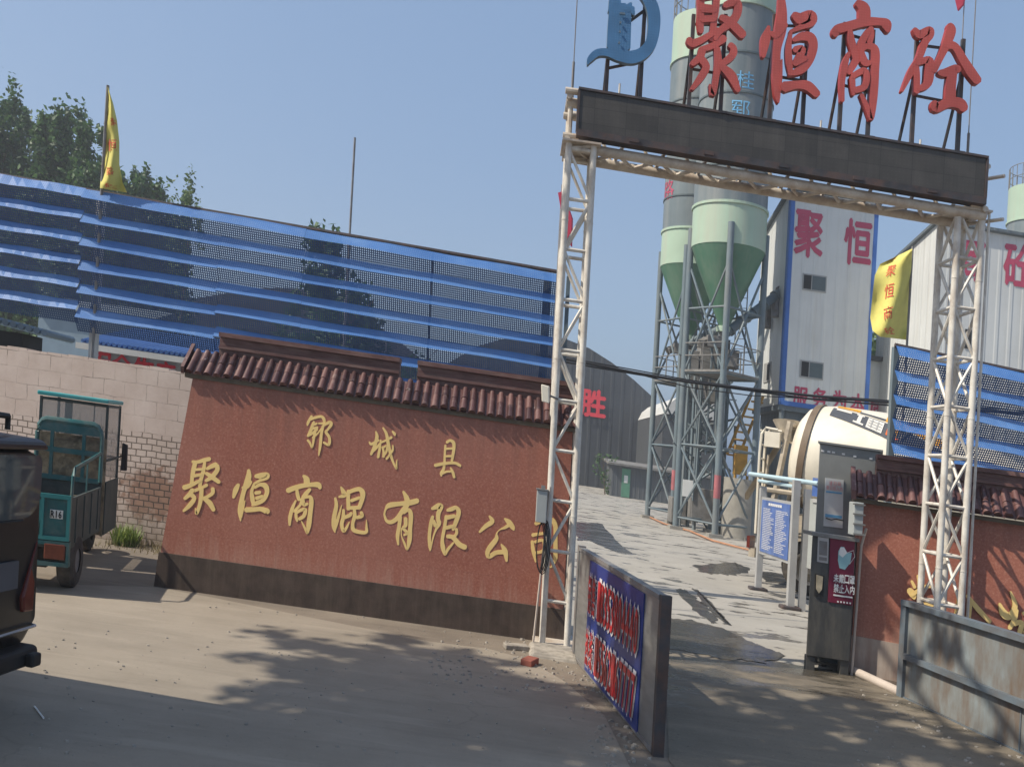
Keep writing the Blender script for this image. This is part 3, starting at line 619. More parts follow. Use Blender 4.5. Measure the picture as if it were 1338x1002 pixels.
# ================================================================== GATE
gate = thing('entrance_gate', (.53, 8.95, 0), 'tall white lattice gateway carrying a black display board and red Chinese letters', 'gate')
def tower(x0, x1, y0, y1, H, ztop=None):
    t = MB()
    nlev = 10; step = H / (nlev + .25)
    for k in range(nlev + 1):
        z = .48 + k * .505
        if z > H - .02: break
        for (a, b) in (((x0, y0), (x1, y0)), ((x1, y0), (x1, y1)), ((x1, y1), (x0, y1)), ((x0, y1), (x0, y0))): t.tube((*a, z), (*b, z), .019, 7)
        z2 = min(z + .505, H)
        f = k % 2
        for (a, b) in (((x0, y0), (x1, y0)), ((x0, y1), (x1, y1)), ((x0, y0), (x0, y1)), ((x1, y0), (x1, y1))):
            a, b = (a, b) if f else (b, a); t.tube((*a, z), (*b, z2), .017, 6)
    tw = t.build('tower', MAT['white_paint'], gate, smooth=2)
    for x in (x0, x1):
        for y in (y0, y1):
            l = MB(); l.tube((x, y, -.1), (x, y, H), .033, 12)
            for z in (1.35, 2.9, 4.3): l.tube((x, y, z), (x, y, z + .012), .036, 12)
            lo_ = l.build('leg', MAT['white_paint'], None, base=(x, y, 0), smooth=2)
            lo_.parent = tw; lo_.location = W((x, y, 0)) - W(gate['_b'])
    b = MB(); b.box((x0 - .07, y0 - .07, H), (x1 + .07, y1 + .07, H + .02)); b.build('cap_plate', MAT['rusty_white'], gate)
    b = MB(); b.box((x0 - .09, y0 - .09, -.05), (x1 + .09, y1 + .09, .05))
    b.build('base_plate', MAT['rusty_white'], gate)
    return tw
tower(.405, .655, 8.85, 9.20, 5.08)
tower(4.40, 4.645, 8.95, 9.32, 5.00)
# beam: two bottom tubes, two top tubes, zigzag web between
def zt(x, z): return z - .026 * (x - .5)       # the beam drops slightly to the right
mb = MB()
for y, z in ((8.93, 5.075), (9.28, 5.075), (8.95, 5.52), (9.28, 5.52)):
    mb.tube((.36, y, zt(.36, z)), (4.66, y, zt(4.66, z)), .05, 12)
x = .45
while x < 4.55:
    for (ya, za, yb, zb) in ((8.93, 5.075, 9.28, 5.075), (8.95, 5.52, 9.28, 5.52), (9.28, 5.075, 9.28, 5.52)):
        mb.tube((x, ya, zt(x, za)), (x + .22, yb, zt(x + .22, zb)), .02, 6); mb.tube((x + .22, yb, zt(x + .22, zb)), (x + .44, ya, zt(x + .44, za)), .02, 6)
    x += .44
for xe in (.405, 4.645):
    for y in (8.95, 9.28): mb.tube((xe, y, zt(xe, 5.0)), (xe, y, zt(xe, 5.6)), .028, 8)
    for z in (5.55, 5.12): mb.tube((xe - .02, 8.85, zt(xe, z)), (xe - .02, 9.32, zt(xe, z)), .03, 8)
for xe, s in ((.36, 1), (4.63, -1)):
    for y, z in ((8.86, 5.60), (9.05, 5.42), (8.9, 5.16)):
        mb.tube((xe - .02, y, zt(xe, z)), (xe + s * .14, y, zt(xe, z)), .034, 10)
mb.build('beam', MAT['rusty_white'], gate, smooth=2)
mb = MB(); mb.hexa([(.49, 8.80, 5.215), (4.575, 8.80, 5.105), (4.575, 8.90, 5.105), (.49, 8.90, 5.215), (.49, 8.80, 5.605), (4.575, 8.80, 5.495), (4.575, 8.90, 5.495), (.49, 8.90, 5.605)])
pn = mb.build('display_board', MAT['led_black'], gate)
mb = MB()
for (za, zb, y0, y1) in ((5.145, 5.213, 8.785, 8.92), (5.607, 5.63, 8.785, 8.92)):
    mb.hexa([(.47, y0, za), (4.595, y0, za-.11), (4.595, y1, za-.11), (.47, y1, za), (.47, y0, zb), (4.595, y0, zb-.11), (4.595, y1, zb-.11), (.47, y1, zb)])
mb.box((.465, 8.79, 5.214), (.488, 8.91, 5.606)); mb.box((4.577, 8.79, 5.104), (4.6, 8.91, 5.494))
for xx in (1.0, 1.75, 2.5, 3.25, 4.0): mb.box((xx, 8.775, zt(xx, 5.165)), (xx + .1, 8.784, zt(xx, 5.2)))
fo = mb.build('frame', MAT['dark_steel'], None, base=gate['_b']); fo.parent = pn; fo.location = (0, 0, 0)

RED = {
 '聚': (890, 0, 7.71, "200,-40,75 200,100,70 195,220,70 200,320,55;360,-60,75 350,100,65 330,230,65 310,400,65;215,85,85 340,95,80;210,195,70 340,190,65;190,-30,70 380,-60,60;75,400,60 110,440,80 200,410,70 330,330,55 370,300,45;220,500,60 330,460,65 430,390,80;440,60,60 520,30,80 570,50,80 560,150,85 500,230,85 400,310,65 340,400,40;400,180,60 490,230,85 620,360,85;210,500,75 190,580,75 110,650,55;190,590,75 250,680,75 200,780,75 110,900,45;360,500,65 370,640,75 350,780,65 315,960,55 285,860,20;490,460,55 525,500,65 510,570,75 400,660,60;400,680,60 500,770,95 570,920,55"),
 '恒': (985, 0, 7.16, "140,250,30 110,370,90 90,530,40;260,-20,60 265,120,90 250,280,110 215,480,75 215,700,80 220,880,60 230,960,20;290,230,70 210,330,60 160,310,40;262,560,12 255,700,25 245,850,25;375,140,60 440,180,110 530,150,100 540,210,80 430,260,50 340,300,30;345,310,30 325,440,55 330,580,60 345,690,40;370,380,40 450,345,80 530,360,90 555,450,80 510,580,80 430,660,80 330,700,30;380,470,60 450,470,70 400,580,70;380,600,60 480,550,50;280,820,100 400,800,75 500,810,90 590,890,70"),
 '商': (1080, 0, 5.89, "240,20,50 290,70,90 290,180,90;70,270,50 80,230,70 180,200,70 300,170,70 420,170,60 460,190,80 475,240,40;180,230,35 190,310,55 210,380,55 230,470,50;340,220,45 345,270,45 330,330,45;320,240,45 270,330,55 240,440,60 170,560,50;170,410,25 140,500,50 120,640,40 122,780,30;260,390,50 310,360,45 370,390,65 370,550,65 360,750,60 345,920,30 310,830,40 265,730,30;265,400,40 290,480,60 330,490,40;195,600,45 200,680,40 205,735,25;200,590,45 280,550,50 305,590,50 290,670,50 220,700,50"),
 '砼': (1170, 20, 7.16, "180,130,40 230,180,80 320,140,70 330,190,60 280,250,70 225,400,60 150,530,60 65,710,25;190,450,50 200,560,60 205,720,50;200,450,50 310,420,70 320,500,90 300,640,80 220,690,50;510,95,60 520,150,90 480,270,80 420,400,60 360,520,60;490,280,80 560,300,70 640,430,80 710,540,90 770,620,80;410,540,50 470,540,80 560,500,70 590,520,60;530,540,90 515,680,95 510,800,100;360,820,60 380,870,90 500,820,90 600,830,100 640,880,80"),
 'D': (760, 0, 10.02, "440,-90,150 435,60,160 430,150,170;505,130,290 495,350,305 485,620,310;600,120,120 645,50,40;655,110,75 680,190,40;420,-120,120 560,-170,130 740,-130,130 850,-40,150 930,120,165 950,320,160 910,560,150 800,700,160 650,755,170 480,730,140 330,690,100 200,700,95 110,780,75 80,845,20"),
}
POSTS = {'D': [((798, 40), (790, 124)), ((843, 0), (836, 132))], '聚': [((908, 20), (898, 143)), ((950, 20), (939, 151))], '恒': [((1013, 20), (1004, 160)), ((1057, 20), (1047, 168))],
         '商': [((1103, 30), (1097, 176)), ((1141, 40), (1133, 183))], '砼': [((1199, 45), (1190, 194)), ((1259, 52), (1250, 204))]}
YL = 8.76
for ch, (ox, oy, sc, st) in RED.items():
    if ch == 'D':
        le = strokes(st, ox, oy, sc, lambda x, y: FP(x, y, YL), .06).build('emblem', [MAT['blue_led'], MAT['blue_edge']], gate, label='blue letter-shaped emblem like a gothic D')
        for st_ in '505,175,24 565,182,24;508,285,24 510,305,24;500,408,24 502,425,24;492,552,24 494,568,24'.split(';'): sub(strokes(st_, ox, oy, sc, lambda x, y: FP(x, y, YL - .022), .01), 'emblem_slot', [MAT['blue_edge'], MAT['blue_edge']], le, gate)
    else:
        le = strokes(st, ox, oy, sc, lambda x, y: FP(x, y, YL), .06).build('red_letter', [MAT['red_led'], MAT['red_edge']], gate)
    mb = MB(); tops = []
    for (a, b) in POSTS[ch]:
        A, B = FP(*a, YL + .09), FP(*b, YL + .09); A.x = B.x = (A.x + B.x) / 2
        mb.box((A.x - .018, YL + .072, zt(A.x, 5.61)), (A.x + .018, YL + .108, A.z)); tops.append(A)
        m = Vector((A.x, YL + .11, zt(A.x, 5.6) + (A.z - 5.6) * .72)); mb.tube(m, (A.x, 9.28, zt(A.x, 5.5)), .017, 5)
        mb.box((A.x - .06, YL + .05, zt(A.x, 5.605)), (A.x + .06, YL + .2, zt(A.x, 5.64)))
    for fz in (.42, .9):
        a = Vector((tops[0].x, YL + .09, 5.6 + (tops[0].z - 5.6) * fz)); b = Vector((tops[1].x, YL + .09, 5.55 + (tops[1].z - 5.55) * fz)); mb.tube(a, b, .016, 5)
    so = mb.build('support', MAT['dark_steel'], None, base=gate['_b']); so.parent = le; so.location = (0, 0, 0)
for (a, b) in (((758, -60), (748, 113)), ((1277, -60), (1264, 206))):
    A, B = FP(*a, 9.05), FP(*b, 9.05); mb = MB(); mb.tube((B.x, 9.05, B.z - .1), (B.x, 9.05, B.z + .25), .014, 6); mb.tube((B.x, 9.05, B.z + .25), (B.x, 9.05, A.z), .006, 5)
    mb.build('lightning_rod', MAT['grey_steel'], gate)
for (a, b) in (((811, 110), (809, 126)), ((1074, 158), (1072, 174)), ((1204, 183), (1202, 196))):
    A, B = FP(*a, 8.82), FP(*b, 8.82); mb = MB(); mb.tube((B.x, 8.82, B.z - .06), (B.x, 8.82, A.z), .011, 6); mb.build('conduit_stub', MAT['white_paint'], gate)

A, B = FP(1285, 225, 9.05), FP(1275, 800, 9.05); mb = MB(); X_ = (A.x + B.x) / 2 + .0
mb.tube((X_, 9.05, 0), (X_, 9.05, 5.05), .014, 7); mb.tube((X_, 9.05, 5.05), (4.6, 9.05, 5.15), .010, 6); mb.build('conduit_pipe', MAT['white_paint'], gate)
# fittings on the left tower
eb = thing('junction_box', FP(706, 682, 8.78), 'grey electrical junction box strapped to the left gate tower with coiled black cable below', 'electrical box')
p = FP(706, 682, 8.78); q = FP(706, 640, 8.78)
mb = MB(); mb.box((p.x - .05, 8.72, p.z), (p.x + .055, 8.83, q.z)); bevel(mb.build('cabinet', MAT['box_grey'], eb), .006)
mb = MB(); mb.box((p.x - .058, 8.708, q.z + .002), (p.x + .062, 8.84, q.z + .014)); mb.box((p.x - .01, 8.74, q.z + .015), (p.x + .03, 8.78, q.z + .05)); mb.build('lid', MAT['grey_steel'], eb)
mb = MB()
for k in range(5):
    cx = p.x + .012 + .008 * k; pts = [Vector((cx + (.035 + .008*k) * math.sin(a), 8.765 + .006 * k, p.z - .24 + (.23 + .012*k) * math.cos(a))) for a in [2*math.pi*i/14 for i in range(15)]]; mb.path(pts, .006, 5)
mb.build('cable_coil', MAT['cable'], eb)
fl = thing('flood_lamp', FP(712, 528, 8.78), 'small pale flood lamp bracketed to the left gate tower above the tile roof', 'lamp')
p = FP(712, 526, 8.75)
mb = MB(); mb.hexa([(p.x - .035, 8.66, p.z), (p.x + .04, 8.66, p.z - .01), (p.x + .05, 8.78, p.z + .02), (p.x - .025, 8.78, p.z + .03), (p.x - .05, 8.68, p.z + .17), (p.x + .03, 8.68, p.z + .16), (p.x + .04, 8.78, p.z + .17), (p.x - .04, 8.78, p.z + .18)])
bevel(mb.build('housing', MAT['cream'], fl), .008)
mb = MB(); mb.tube((p.x + .03, 8.76, p.z + .08), (p.x + .13, 8.83, p.z + .06), .012, 6); mb.build('bracket', MAT['grey_steel'], fl)
a = FP(699, 700, 8.80); b = GP(687, 846)
mb = MB(); mb.tube((b.x + .07, 8.8, 0), (b.x + .16, 8.8, 1.62), .011, 6); mb.build('conduit', MAT['pipe_pale'], None, label='thin pale conduit leaning up the left gate tower to the junction box', cat='conduit')

# ================================================================== GATE-SIDE PANELS
bf, bn = Vector((.745, 8.62, 0)), Vector((1.10, 6.0, 0))
bd = (bn - bf).normalized(); bL = (bn - bf).length
Fb = Frame(bf, bd)          # local x: to the right of travel (towards -x side negative), y along the board towards the camera
hb = thing('phone_board', (bf.x, bf.y, 0), 'blue telephone number board with red digits on a low steel panel beside the drive', 'sign board')
# local x is right of the heading; heading is towards the camera, so +x is the photo's left face
mb = MB(Fb); mb.box((-.01, 0, .04), (.04, bL, 1.05)); mb.build('panel', MAT['stainless'], hb)
mb = MB(Fb)
mb.box((-.02, -.02, -.02), (.05, .05, 1.10)); mb.box((-.02, .05, 1.052), (.05, bL, 1.085)); mb.box((-.02, .05, .01), (.05, bL, .038))
mb.build('frame', MAT['grey_steel'], hb)
mb = MB(Fb); mb.box((-.03, bL, 0), (.045, bL + .05, 1.09)); mb.build('end_post', MAT['dark_steel'], hb)
t0, t1 = .21 * bL, .87 * bL
mb = MB(Fb); mb.box((.042, t0, .03), (.052, t1, 1.03)); mb.build('banner', MAT['banner_blue'], hb)
def board_row(text, z0, z1, ys):
    for ch, (ya, yb) in zip(text, ys):
        for m_, bo, dx in ((MAT['banner_white'], .105, .056), (MAT['banner_red'], .018, .066)):
            mb = MB(); c = Fb(dx, (ya + yb) / 2, (z0 + z1) / 2)
            gv = glyph(ch)[0]; wmax = max(v[0] for v in gv) * 2 or 1; hmax = max(v[1] for v in gv) * 2 or 1
            mb.glyph(ch, c, Fb.f * ((yb - ya) * .80 / wmax), Vector((0, 0, (z1 - z0) / hmax)), Fb.r, bo)
            yield mb, m_
allw, allr = MB(), MB()
def merge(dst, src):
    o = len(dst.v); dst.v += src.v; dst.f += [tuple(i + o for i in f) for f in src.f]; dst.m += src.m
L = t1 - t0
def slots(n1, n2):
    a = t0 + .05; s = [(a + .15 * k, a + .15 * k + .14) for k in range(n1)]; b0 = a + .15 * n1 + .07; w = (t1 - .04 - b0) / n2
    return s + [(b0 + w * k, b0 + w * k + w * .96) for k in range(n2)]
for text, z0, z1 in (('销售18353804440', .57, .90), ('热线15562167777', .10, .42)):
    for mb, m_ in board_row(text, z0, z1, slots(2, 11)): merge(allr if m_ is MAT['banner_red'] else allw, mb)
allw.build('digit_outline', MAT['banner_white'], hb); allr.build('digits', MAT['banner_red'], hb)

rp = [Vector((4.10, 8.93, 0)), Vector((4.42, 7.38, 0)), Vector((4.75, 5.7, 0))]
gp = thing('steel_barrier', (4.10, 8.93, 0), 'weathered blue grey sheet steel barrier with rusty stains at the foot of the right tower', 'barrier')
Fp = Frame(rp[0], rp[2] - rp[0]); pL = (rp[2] - rp[0]).length
mb = MB(Fp); mb.box((-.012, 0, .02), (.012, pL, .93)); mb.build('sheet', MAT['panel_old'], gp)
mb = MB(Fp); mb.box((-.05, -.03, .932), (.07, pL, .985)); mb.box((-.045, -.05, -.05), (.05, .03, .93)); mb.box((.012, .03, .40), (.075, pL, .455)); mb.box((-.03, .03, -.04), (.03, pL, .018))
mb.box((-.02, 1.55, .02), (.02, 1.565, .4)); 
mb.build('frame', MAT['panel_frame'], gp)
a, b = GP(1116, 881), GP(1181, 911)
mb = MB(); mb.tube((a.x, a.y, .04), (b.x, b.y, .035), .05, 12); mb.build('ground_pipe', MAT['pipe_pale'], None, smooth=2, label='pale pinkish pipe lying on the ground at the foot of the right red wall', cat='pipe')
mb = MB(); q = FP(1131, 690, 9.62); a2 = GP(1108, 880); mb.path([(a2.x + .02, 9.70, 0), (q.x - .02, 9.66, q.z - .2), (q.x, 9.6, q.z)], .014, 6); mb.build('conduit', MAT['pipe_pale'], None, smooth=2, label='thin pale conduit running up the left edge of the right red wall', cat='conduit')

# ================================================================== BOOTH
bo = thing('guard_cabinet', (3.9, 9.66, 0), 'dark grey guard cabinet with mask poster and white banner, right of the drive', 'cabinet')
p0, p1 = GP(1060, 876), GP(1116, 884)
x0, x1, yb = p0.x - .07, p1.x - .06, 9.62; YU = 10.25
def skew(mb, a, b):
    (xa, ya, za), (xb, y2, zb) = a, b; f = lambda y: .42 * (y - yb)
    mb.hexa([(xa + f(ya), ya, za), (xb + f(ya), ya, za), (xb + f(y2), y2, za), (xa + f(y2), y2, za), (xa + f(ya), ya, zb), (xb + f(ya), ya, zb), (xb + f(y2), y2, zb), (xa + f(y2), y2, zb)])
mb = MB(); skew(mb, (x0, yb, .16), (x1, yb + .6, 1.47)); bevel(mb.build('lower_box', MAT['booth_dark'], bo), .008)
mb = MB()
for xa in (x0 + .01, x1 - .10):
    for ya in (yb + .02, yb + .5): mb = MB(); mb.box((xa + .42 * (ya - yb), ya, 0), (xa + .42 * (ya - yb) + .09, ya + .08, .158)); mb.build('foot', MAT['booth_dark'], bo)
T = FP(1070, 579, YU); B = FP(1066, 692, YU); ux0, ux1 = FP(1068, 640, YU).x, FP(1150, 600, YU).x
def uskew(mb, a, b):
    (xa, ya, za), (xb, y2, zb) = a, b; f = lambda y: .42 * (y - YU)
    mb.hexa([(xa + f(ya), ya, za), (xb + f(ya), ya, za), (xb + f(y2), y2, za), (xa + f(y2), y2, za), (xa + f(ya), ya, zb), (xb + f(ya), ya, zb), (xb + f(y2), y2, zb), (xa + f(y2), y2, zb)])
mb = MB(); uskew(mb, (ux0, YU, 0), (ux1, YU + .6, T.z)); bevel(mb.build('upper_box', MAT['booth_grey'], bo), .006)
mb = MB(); uskew(mb, (ux0 - .02, YU - .03, T.z + .002), (ux1 + .03, YU + .63, T.z + .025)); mb.build('cap', MAT['booth_grey'], bo)
mb = MB(); mb.box((x0 - .02, yb - .04, 1.472), (x1 + .02, yb + .25, 1.51)); mb.build('ledge', MAT['dusty_steel'], bo)
mb = MB()
for px_, py_ in ((1075, 589), (1083, 590), (1089, 591), (1102, 593), (1117, 596), (1138, 599)): c_ = FP(px_, py_, YU - .003); mb = MB(); mb.cbox(tuple(c_), (.035, .004, .02)); mb.build('paint_chip', MAT['print_white'], bo)
yf_ = yb - .012
def quad_px(pts, y): return [FP(px, py, y) for px, py in pts]
mb = MB(); mb.prism(quad_px([(1085, 702), (1117, 706), (1114, 791), (1082, 786)], yf_), (0, .008, 0)); po = mb.build('mask_poster', MAT['poster_red'], bo)
mk = MB()
pts = [(1095.5, 720), (1099, 714), (1103, 714.5), (1107, 722), (1113, 722), (1111, 735), (1104, 744), (1097, 742), (1095, 732)]
mk.prism(quad_px(pts, yf_ - .006), (0, .004, 0)); k_ = mk.build('mask_icon', MAT['print_cyan'], None, base=bo['_b']); k_.parent = po; k_.location = (0, 0, 0)
mk = MB(); mk.prism(quad_px([(1098, 715), (1103, 715), (1107, 722), (1101, 728), (1096, 724)], yf_ - .010), (0, .003, 0))
mk.path(quad_px([(1107, 722), (1115, 719), (1117, 727), (1110, 737)], yf_ - .008), .003, 4)
k_ = mk.build('mask_fold', MAT['print_white'], None, base=bo['_b']); k_.parent = po; k_.location = (0, 0, 0)
tx = MB(); e1 = (FP(1116, 756, yf_) - FP(1088, 752, yf_)) / 28
for row, y in (('未戴口罩', 755), ('禁止入内', 768)):
    for k, ch in enumerate(row): tx.glyph(ch, FP(1092.5 + 7 * k, y + .9 * k, yf_ - .006), e1 * 6.4, Vector((0, 0, .092)), (0, -1, 0), .03)
tx.prism(quad_px([(1089, 776), (1114, 779.5), (1114, 781.5), (1089, 778)], yf_ - .005), (0, .003, 0))
for k in range(5): tx.prism(quad_px([(1094 + 4*k, 784.5 + .5*k), (1096 + 4*k, 784.8 + .5*k), (1096 + 4*k, 787 + .5*k), (1094 + 4*k, 786.7 + .5*k)], yf_ - .005), (0, .003, 0))
k_ = tx.build('poster_text', MAT['print_white'], None, base=bo['_b']); k_.parent = po; k_.location = (0, 0, 0)
mb = MB(); mb.prism(quad_px([(1069, 701), (1083, 703), (1082, 736), (1067.5, 733.5)], yf_), (0, .010, 0)); io = mb.build('intercom', MAT['silver'], bo)
mb = MB(); mb.prism(quad_px([(1071, 706), (1081, 707.5), (1080.5, 726), (1070.5, 724.5)], yf_ - .004), (0, .003, 0)); mb.prism(quad_px([(1070.5, 727), (1080.5, 728.5), (1080.3, 733), (1070.3, 731.5)], yf_ - .004), (0, .003, 0))
k_ = mb.build('grille', MAT['grey_steel'], None, base=bo['_b']); k_.parent = io; k_.location = (0, 0, 0)
mb = MB(); mb.prism(quad_px([(1066, 749), (1077, 752), (1076, 780), (1064.5, 778)], yf_ - .004), (0, .012, 0)); lo2 = mb.build('lock_plate', MAT['black_plastic'], bo)
mb = MB(); mb.prism(quad_px([(1067, 750.5), (1075.5, 753), (1074, 770), (1070, 775), (1066.5, 769)], yf_ - .012), (0, .006, 0)); k_ = mb.build('lock_pocket', MAT['straw'], None, base=bo['_b']); k_.parent = lo2; k_.location = (0, 0, 0)
yu = YU - .012
mb = MB(); mb.prism(quad_px([(1078.5, 624), (1102.5, 627), (1101, 690), (1076, 687)], yu), (0, .008, 0)); ba = mb.build('banner', MAT['paper'], bo)
tx = MB()
for k, ch in enumerate('请扫码'): tx.glyph(ch, FP(1085.5 + 5.5*k, 631 + .75*k, yu - .006), e1 * 4.6, Vector((0, 0, .05)), (0, -1, 0), .02)
for k, ch in enumerate('登记后入内'): tx.glyph(ch, FP(1081.5 + 4.4*k, 636.5 + .6*k, yu - .006), e1 * 4.0, Vector((0, 0, .045)), (0, -1, 0), .02)
k_ = tx.build('banner_text', MAT['print_pink'], None, base=bo['_b']); k_.parent = ba; k_.location = (0, 0, 0)
for q_ in ([(1079.5, 641), (1100, 643.5), (1100, 645.5), (1079.4, 643)], [(1078.5, 671), (1100, 674), (1099.8, 677.5), (1078.2, 675)]): tx = MB(); tx.prism(quad_px(q_, yu - .004), (0, .003, 0)); sub(tx, 'banner_stripe', MAT['print_blue'], ba, bo)
mb = MB(); mb.path(quad_px([(1079, 676.5), (1086, 679), (1092, 678), (1102, 680)], yu - .02), .006, 5); mb.build('tie_wire', MAT['cable'], bo)
p = FP(1127, 700, 9.5)
lf = thing('wall_lamp', (p.x, 9.55, p.z), 'white metal lamp housing on the end of the right red wall, under its eave', 'lamp')
mb = MB(); mb.prism(quad_px([(1117, 656), (1129, 657), (1127, 700), (1115, 699)], 9.48), (0, .16, 0)); bevel(mb.build('housing', MAT['box_grey'], lf), .006)
for y in (657, 670, 683, 696): mb = MB(); mb.prism(quad_px([(1115, y), (1131, y + 2), (1131, y + 4), (1115, y + 2)], 9.465), (0, .012, 0)); mb.build('clip', MAT['dusty_steel'], lf)

# ================================================================== NOTICE BOARDS
nb = thing('notice_board', GP(990, 771), 'blue notice board on two pale posts under a pale blue rail, in the yard entrance', 'notice board')
A, B = GP(990, 771), GP(1032, 796)
for P_ in (A, B):
    top = 2.12 if P_ is B else 1.95
    mb = MB(); mb.box((P_.x - .055, P_.y - .055, 0), (P_.x + .055, P_.y + .055, top)); mb.build('post', MAT['alu'], nb)
    mb = MB(); mb.box((P_.x - .16, P_.y - .12, -.02), (P_.x + .16, P_.y + .12, .06)); bevel(mb.build('base', MAT['dark_steel'], nb), .02)
d = (B - A).normalized(); n_ = Vector((d.y, -d.x, 0))
if n_.x > 0: n_ = -n_
zz = [(FP(989, 722, A.y).z, FP(991, 648, A.y).z), (FP(1030, 737, B.y).z, FP(1031, 655, B.y).z)]
def nbq(t, z, off): q = A.lerp(B, t); q = q + n_ * off; q.z = zz[0][0] + (zz[1][0] - zz[0][0]) * t + z * ((zz[0][1] - zz[0][0]) * (1 - t) + (zz[1][1] - zz[1][0]) * t); return q
mb = MB(); mb.prism([nbq(.02, 0, .03), nbq(.98, 0, .03), nbq(.98, 1, .03), nbq(.02, 1, .03)], -n_ * .05); mb.build('frame', MAT['alu'], nb)
mb = MB(); mb.prism([nbq(.07, .05, .045), nbq(.93, .05, .045), nbq(.93, .95, .045), nbq(.07, .95, .045)], -n_ * .01); pa = mb.build('panel', MAT['board_blue'], nb)
tx = MB(); rr = random.Random(3)
for r_ in range(24):
    z = .80 - r_ * .030
    for (a, b) in ((.14, .50), (.54, .90)):
        e = a + (b - a) * rr.uniform(.5, 1); x = a
        while x < e:
            w = rr.uniform(.012, .03); tx.poly([nbq(x, z, .05), nbq(min(x + w, e), z, .05), nbq(min(x + w, e), z + .014, .05), nbq(x, z + .014, .05)]); x += w + rr.uniform(.006, .014)
for k in range(7): tx.poly([nbq(.30 + .06*k, .87, .05), nbq(.345 + .06*k, .87, .05), nbq(.345 + .06*k, .915, .05), nbq(.30 + .06*k, .915, .05)])
k_ = tx.build('lettering', MAT['print_white'], None, base=nb['_b']); k_.parent = pa; k_.location = (0, 0, 0)
a, b = FP(980, 619, A.y + .1), FP(1070, 632, 14.2)
mb = MB(); mb.tube(a, b, .04, 10); a2, b2 = FP(992, 628, A.y + .3), FP(1045, 637, 14.7); mb.tube(a2, b2, .035, 8); mb.build('top_rail', MAT['pale_blue'], nb, smooth=2)

n2 = thing('notice_board', GP(1047, 798), 'white notice board on a pale post, half hidden behind the guard cabinet', 'notice board')
P1 = GP(1047, 798); P2 = P1 + Vector((.55, -.9, 0))
mb = MB(); mb.box((P1.x - .05, P1.y - .05, 0), (P1.x + .05, P1.y + .05, 2.0)); mb.build('post', MAT['alu'], n2)
mb = MB(); mb.box((P2.x - .05, P2.y - .05, 0), (P2.x + .05, P2.y + .05, 2.0)); mb.build('post', MAT['alu'], n2)
mb = MB(); mb.prism([(P1.x + .02, P1.y - .03, .72), (P2.x - .02, P2.y - .03, .72), (P2.x - .02, P2.y - .03, 1.85), (P1.x + .02, P1.y - .03, 1.85)], (0, .04, 0)); mb.build('panel', MAT['box_grey'], n2)
mb = MB(); q1 = P1.lerp(P2, .08); q2 = P1.lerp(P2, .92)
for za, zb in ((.72, .78), (1.80, 1.86)): mb.prism([(q1.x, q1.y - .05, za), (q2.x, q2.y - .05, za), (q2.x, q2.y - .05, zb), (q1.x, q1.y - .05, zb)], (0, .015, 0))
mb.build('frame', MAT['alu'], n2)
mb = MB(); mb.prism([(q1.x, q1.y - .03, 1.90), (q2.x, q2.y - .03, 1.90), (q2.x, q2.y - .03, 2.2), (q1.x, q1.y - .03, 2.2)], (0, .03, 0)); mb.build('header', MAT['board_blue'], n2)

# ================================================================== DUST SCREENS
def net(th, x0, y0, x1, y1, zt0, zt1, n, P, splits, names):
    """horizontally folded perforated sheet from (x0,y0) to (x1,y1)"""
    for (ta, tb) in splits:
        mb = MB(); jit = random.uniform(-.012, .012)
        S = max(2, int((tb - ta) * 26))
        def pt(t, k, out):
            x = x0 + (x1 - x0) * t; y = y0 + (y1 - y0) * t; z = zt0 + (zt1 - zt0) * t - k * P + jit + .006 * math.sin(t * 23 + k * 3)
            return (x, y - out - .007 * math.sin(t * 31 + k * 5), z)
        for i in range(S):
            a = ta + (tb - ta) * i / S; b = ta + (tb - ta) * (i + 1) / S
            for k in range(n):
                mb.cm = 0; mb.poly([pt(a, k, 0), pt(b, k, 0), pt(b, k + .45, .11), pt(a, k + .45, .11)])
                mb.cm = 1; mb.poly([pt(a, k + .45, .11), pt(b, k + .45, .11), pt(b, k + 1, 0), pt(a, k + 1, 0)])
        mb.build('screen_panel', [MAT['net_solid_lit'], MAT['net_open_shaded']], th)
a = FP(-20, 222, 12.5); b = FP(738, 358, 13.9)
ns = thing('dust_screen', (a.x, 12.6, 0), 'long blue folded mesh dust screen rising behind the left walls', 'dust screen')
tq = lambda px: (px + 20) / 758
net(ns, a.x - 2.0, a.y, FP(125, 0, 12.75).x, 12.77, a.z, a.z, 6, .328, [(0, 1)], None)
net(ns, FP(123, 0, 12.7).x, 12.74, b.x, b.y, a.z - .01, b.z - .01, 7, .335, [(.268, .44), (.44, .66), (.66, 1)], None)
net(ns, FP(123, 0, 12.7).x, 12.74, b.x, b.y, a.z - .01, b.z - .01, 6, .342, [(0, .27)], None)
mb = MB()
mb.tube((a.x - 2, a.y + .03, a.z + .03), (b.x, b.y + .03, b.z + .02), .035, 6); mb.build('top_rail', MAT['dark_steel'], ns)
for px, hw in ((122, .05), (561, .015), (713, .06), (740, .03)):
    t = tq(px); y = a.y + (b.y - a.y) * t + .12; X = FP(px, 420, y).x
    mb = MB(); mb.box((X - hw, y, 0), (X + hw, y + .1, a.z + (b.z - a.z) * t)); mb.build('post', MAT['leg_blue'] if px != 122 else MAT['wall_pale'], ns)
a = FP(1171, 452, 12.0); b = FP(1345, 491, 12.0)
nr = thing('dust_screen', (a.x, 12.1, 0), 'blue folded mesh dust screen behind the right lattice tower', 'dust screen')
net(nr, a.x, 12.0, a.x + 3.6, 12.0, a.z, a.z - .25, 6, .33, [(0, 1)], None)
mb = MB(); mb.tube((a.x, 12.04, a.z + .02), (a.x + 3.6, 12.04, a.z - .23), .03, 6); mb.build('top_rail', MAT['dark_steel'], nr)
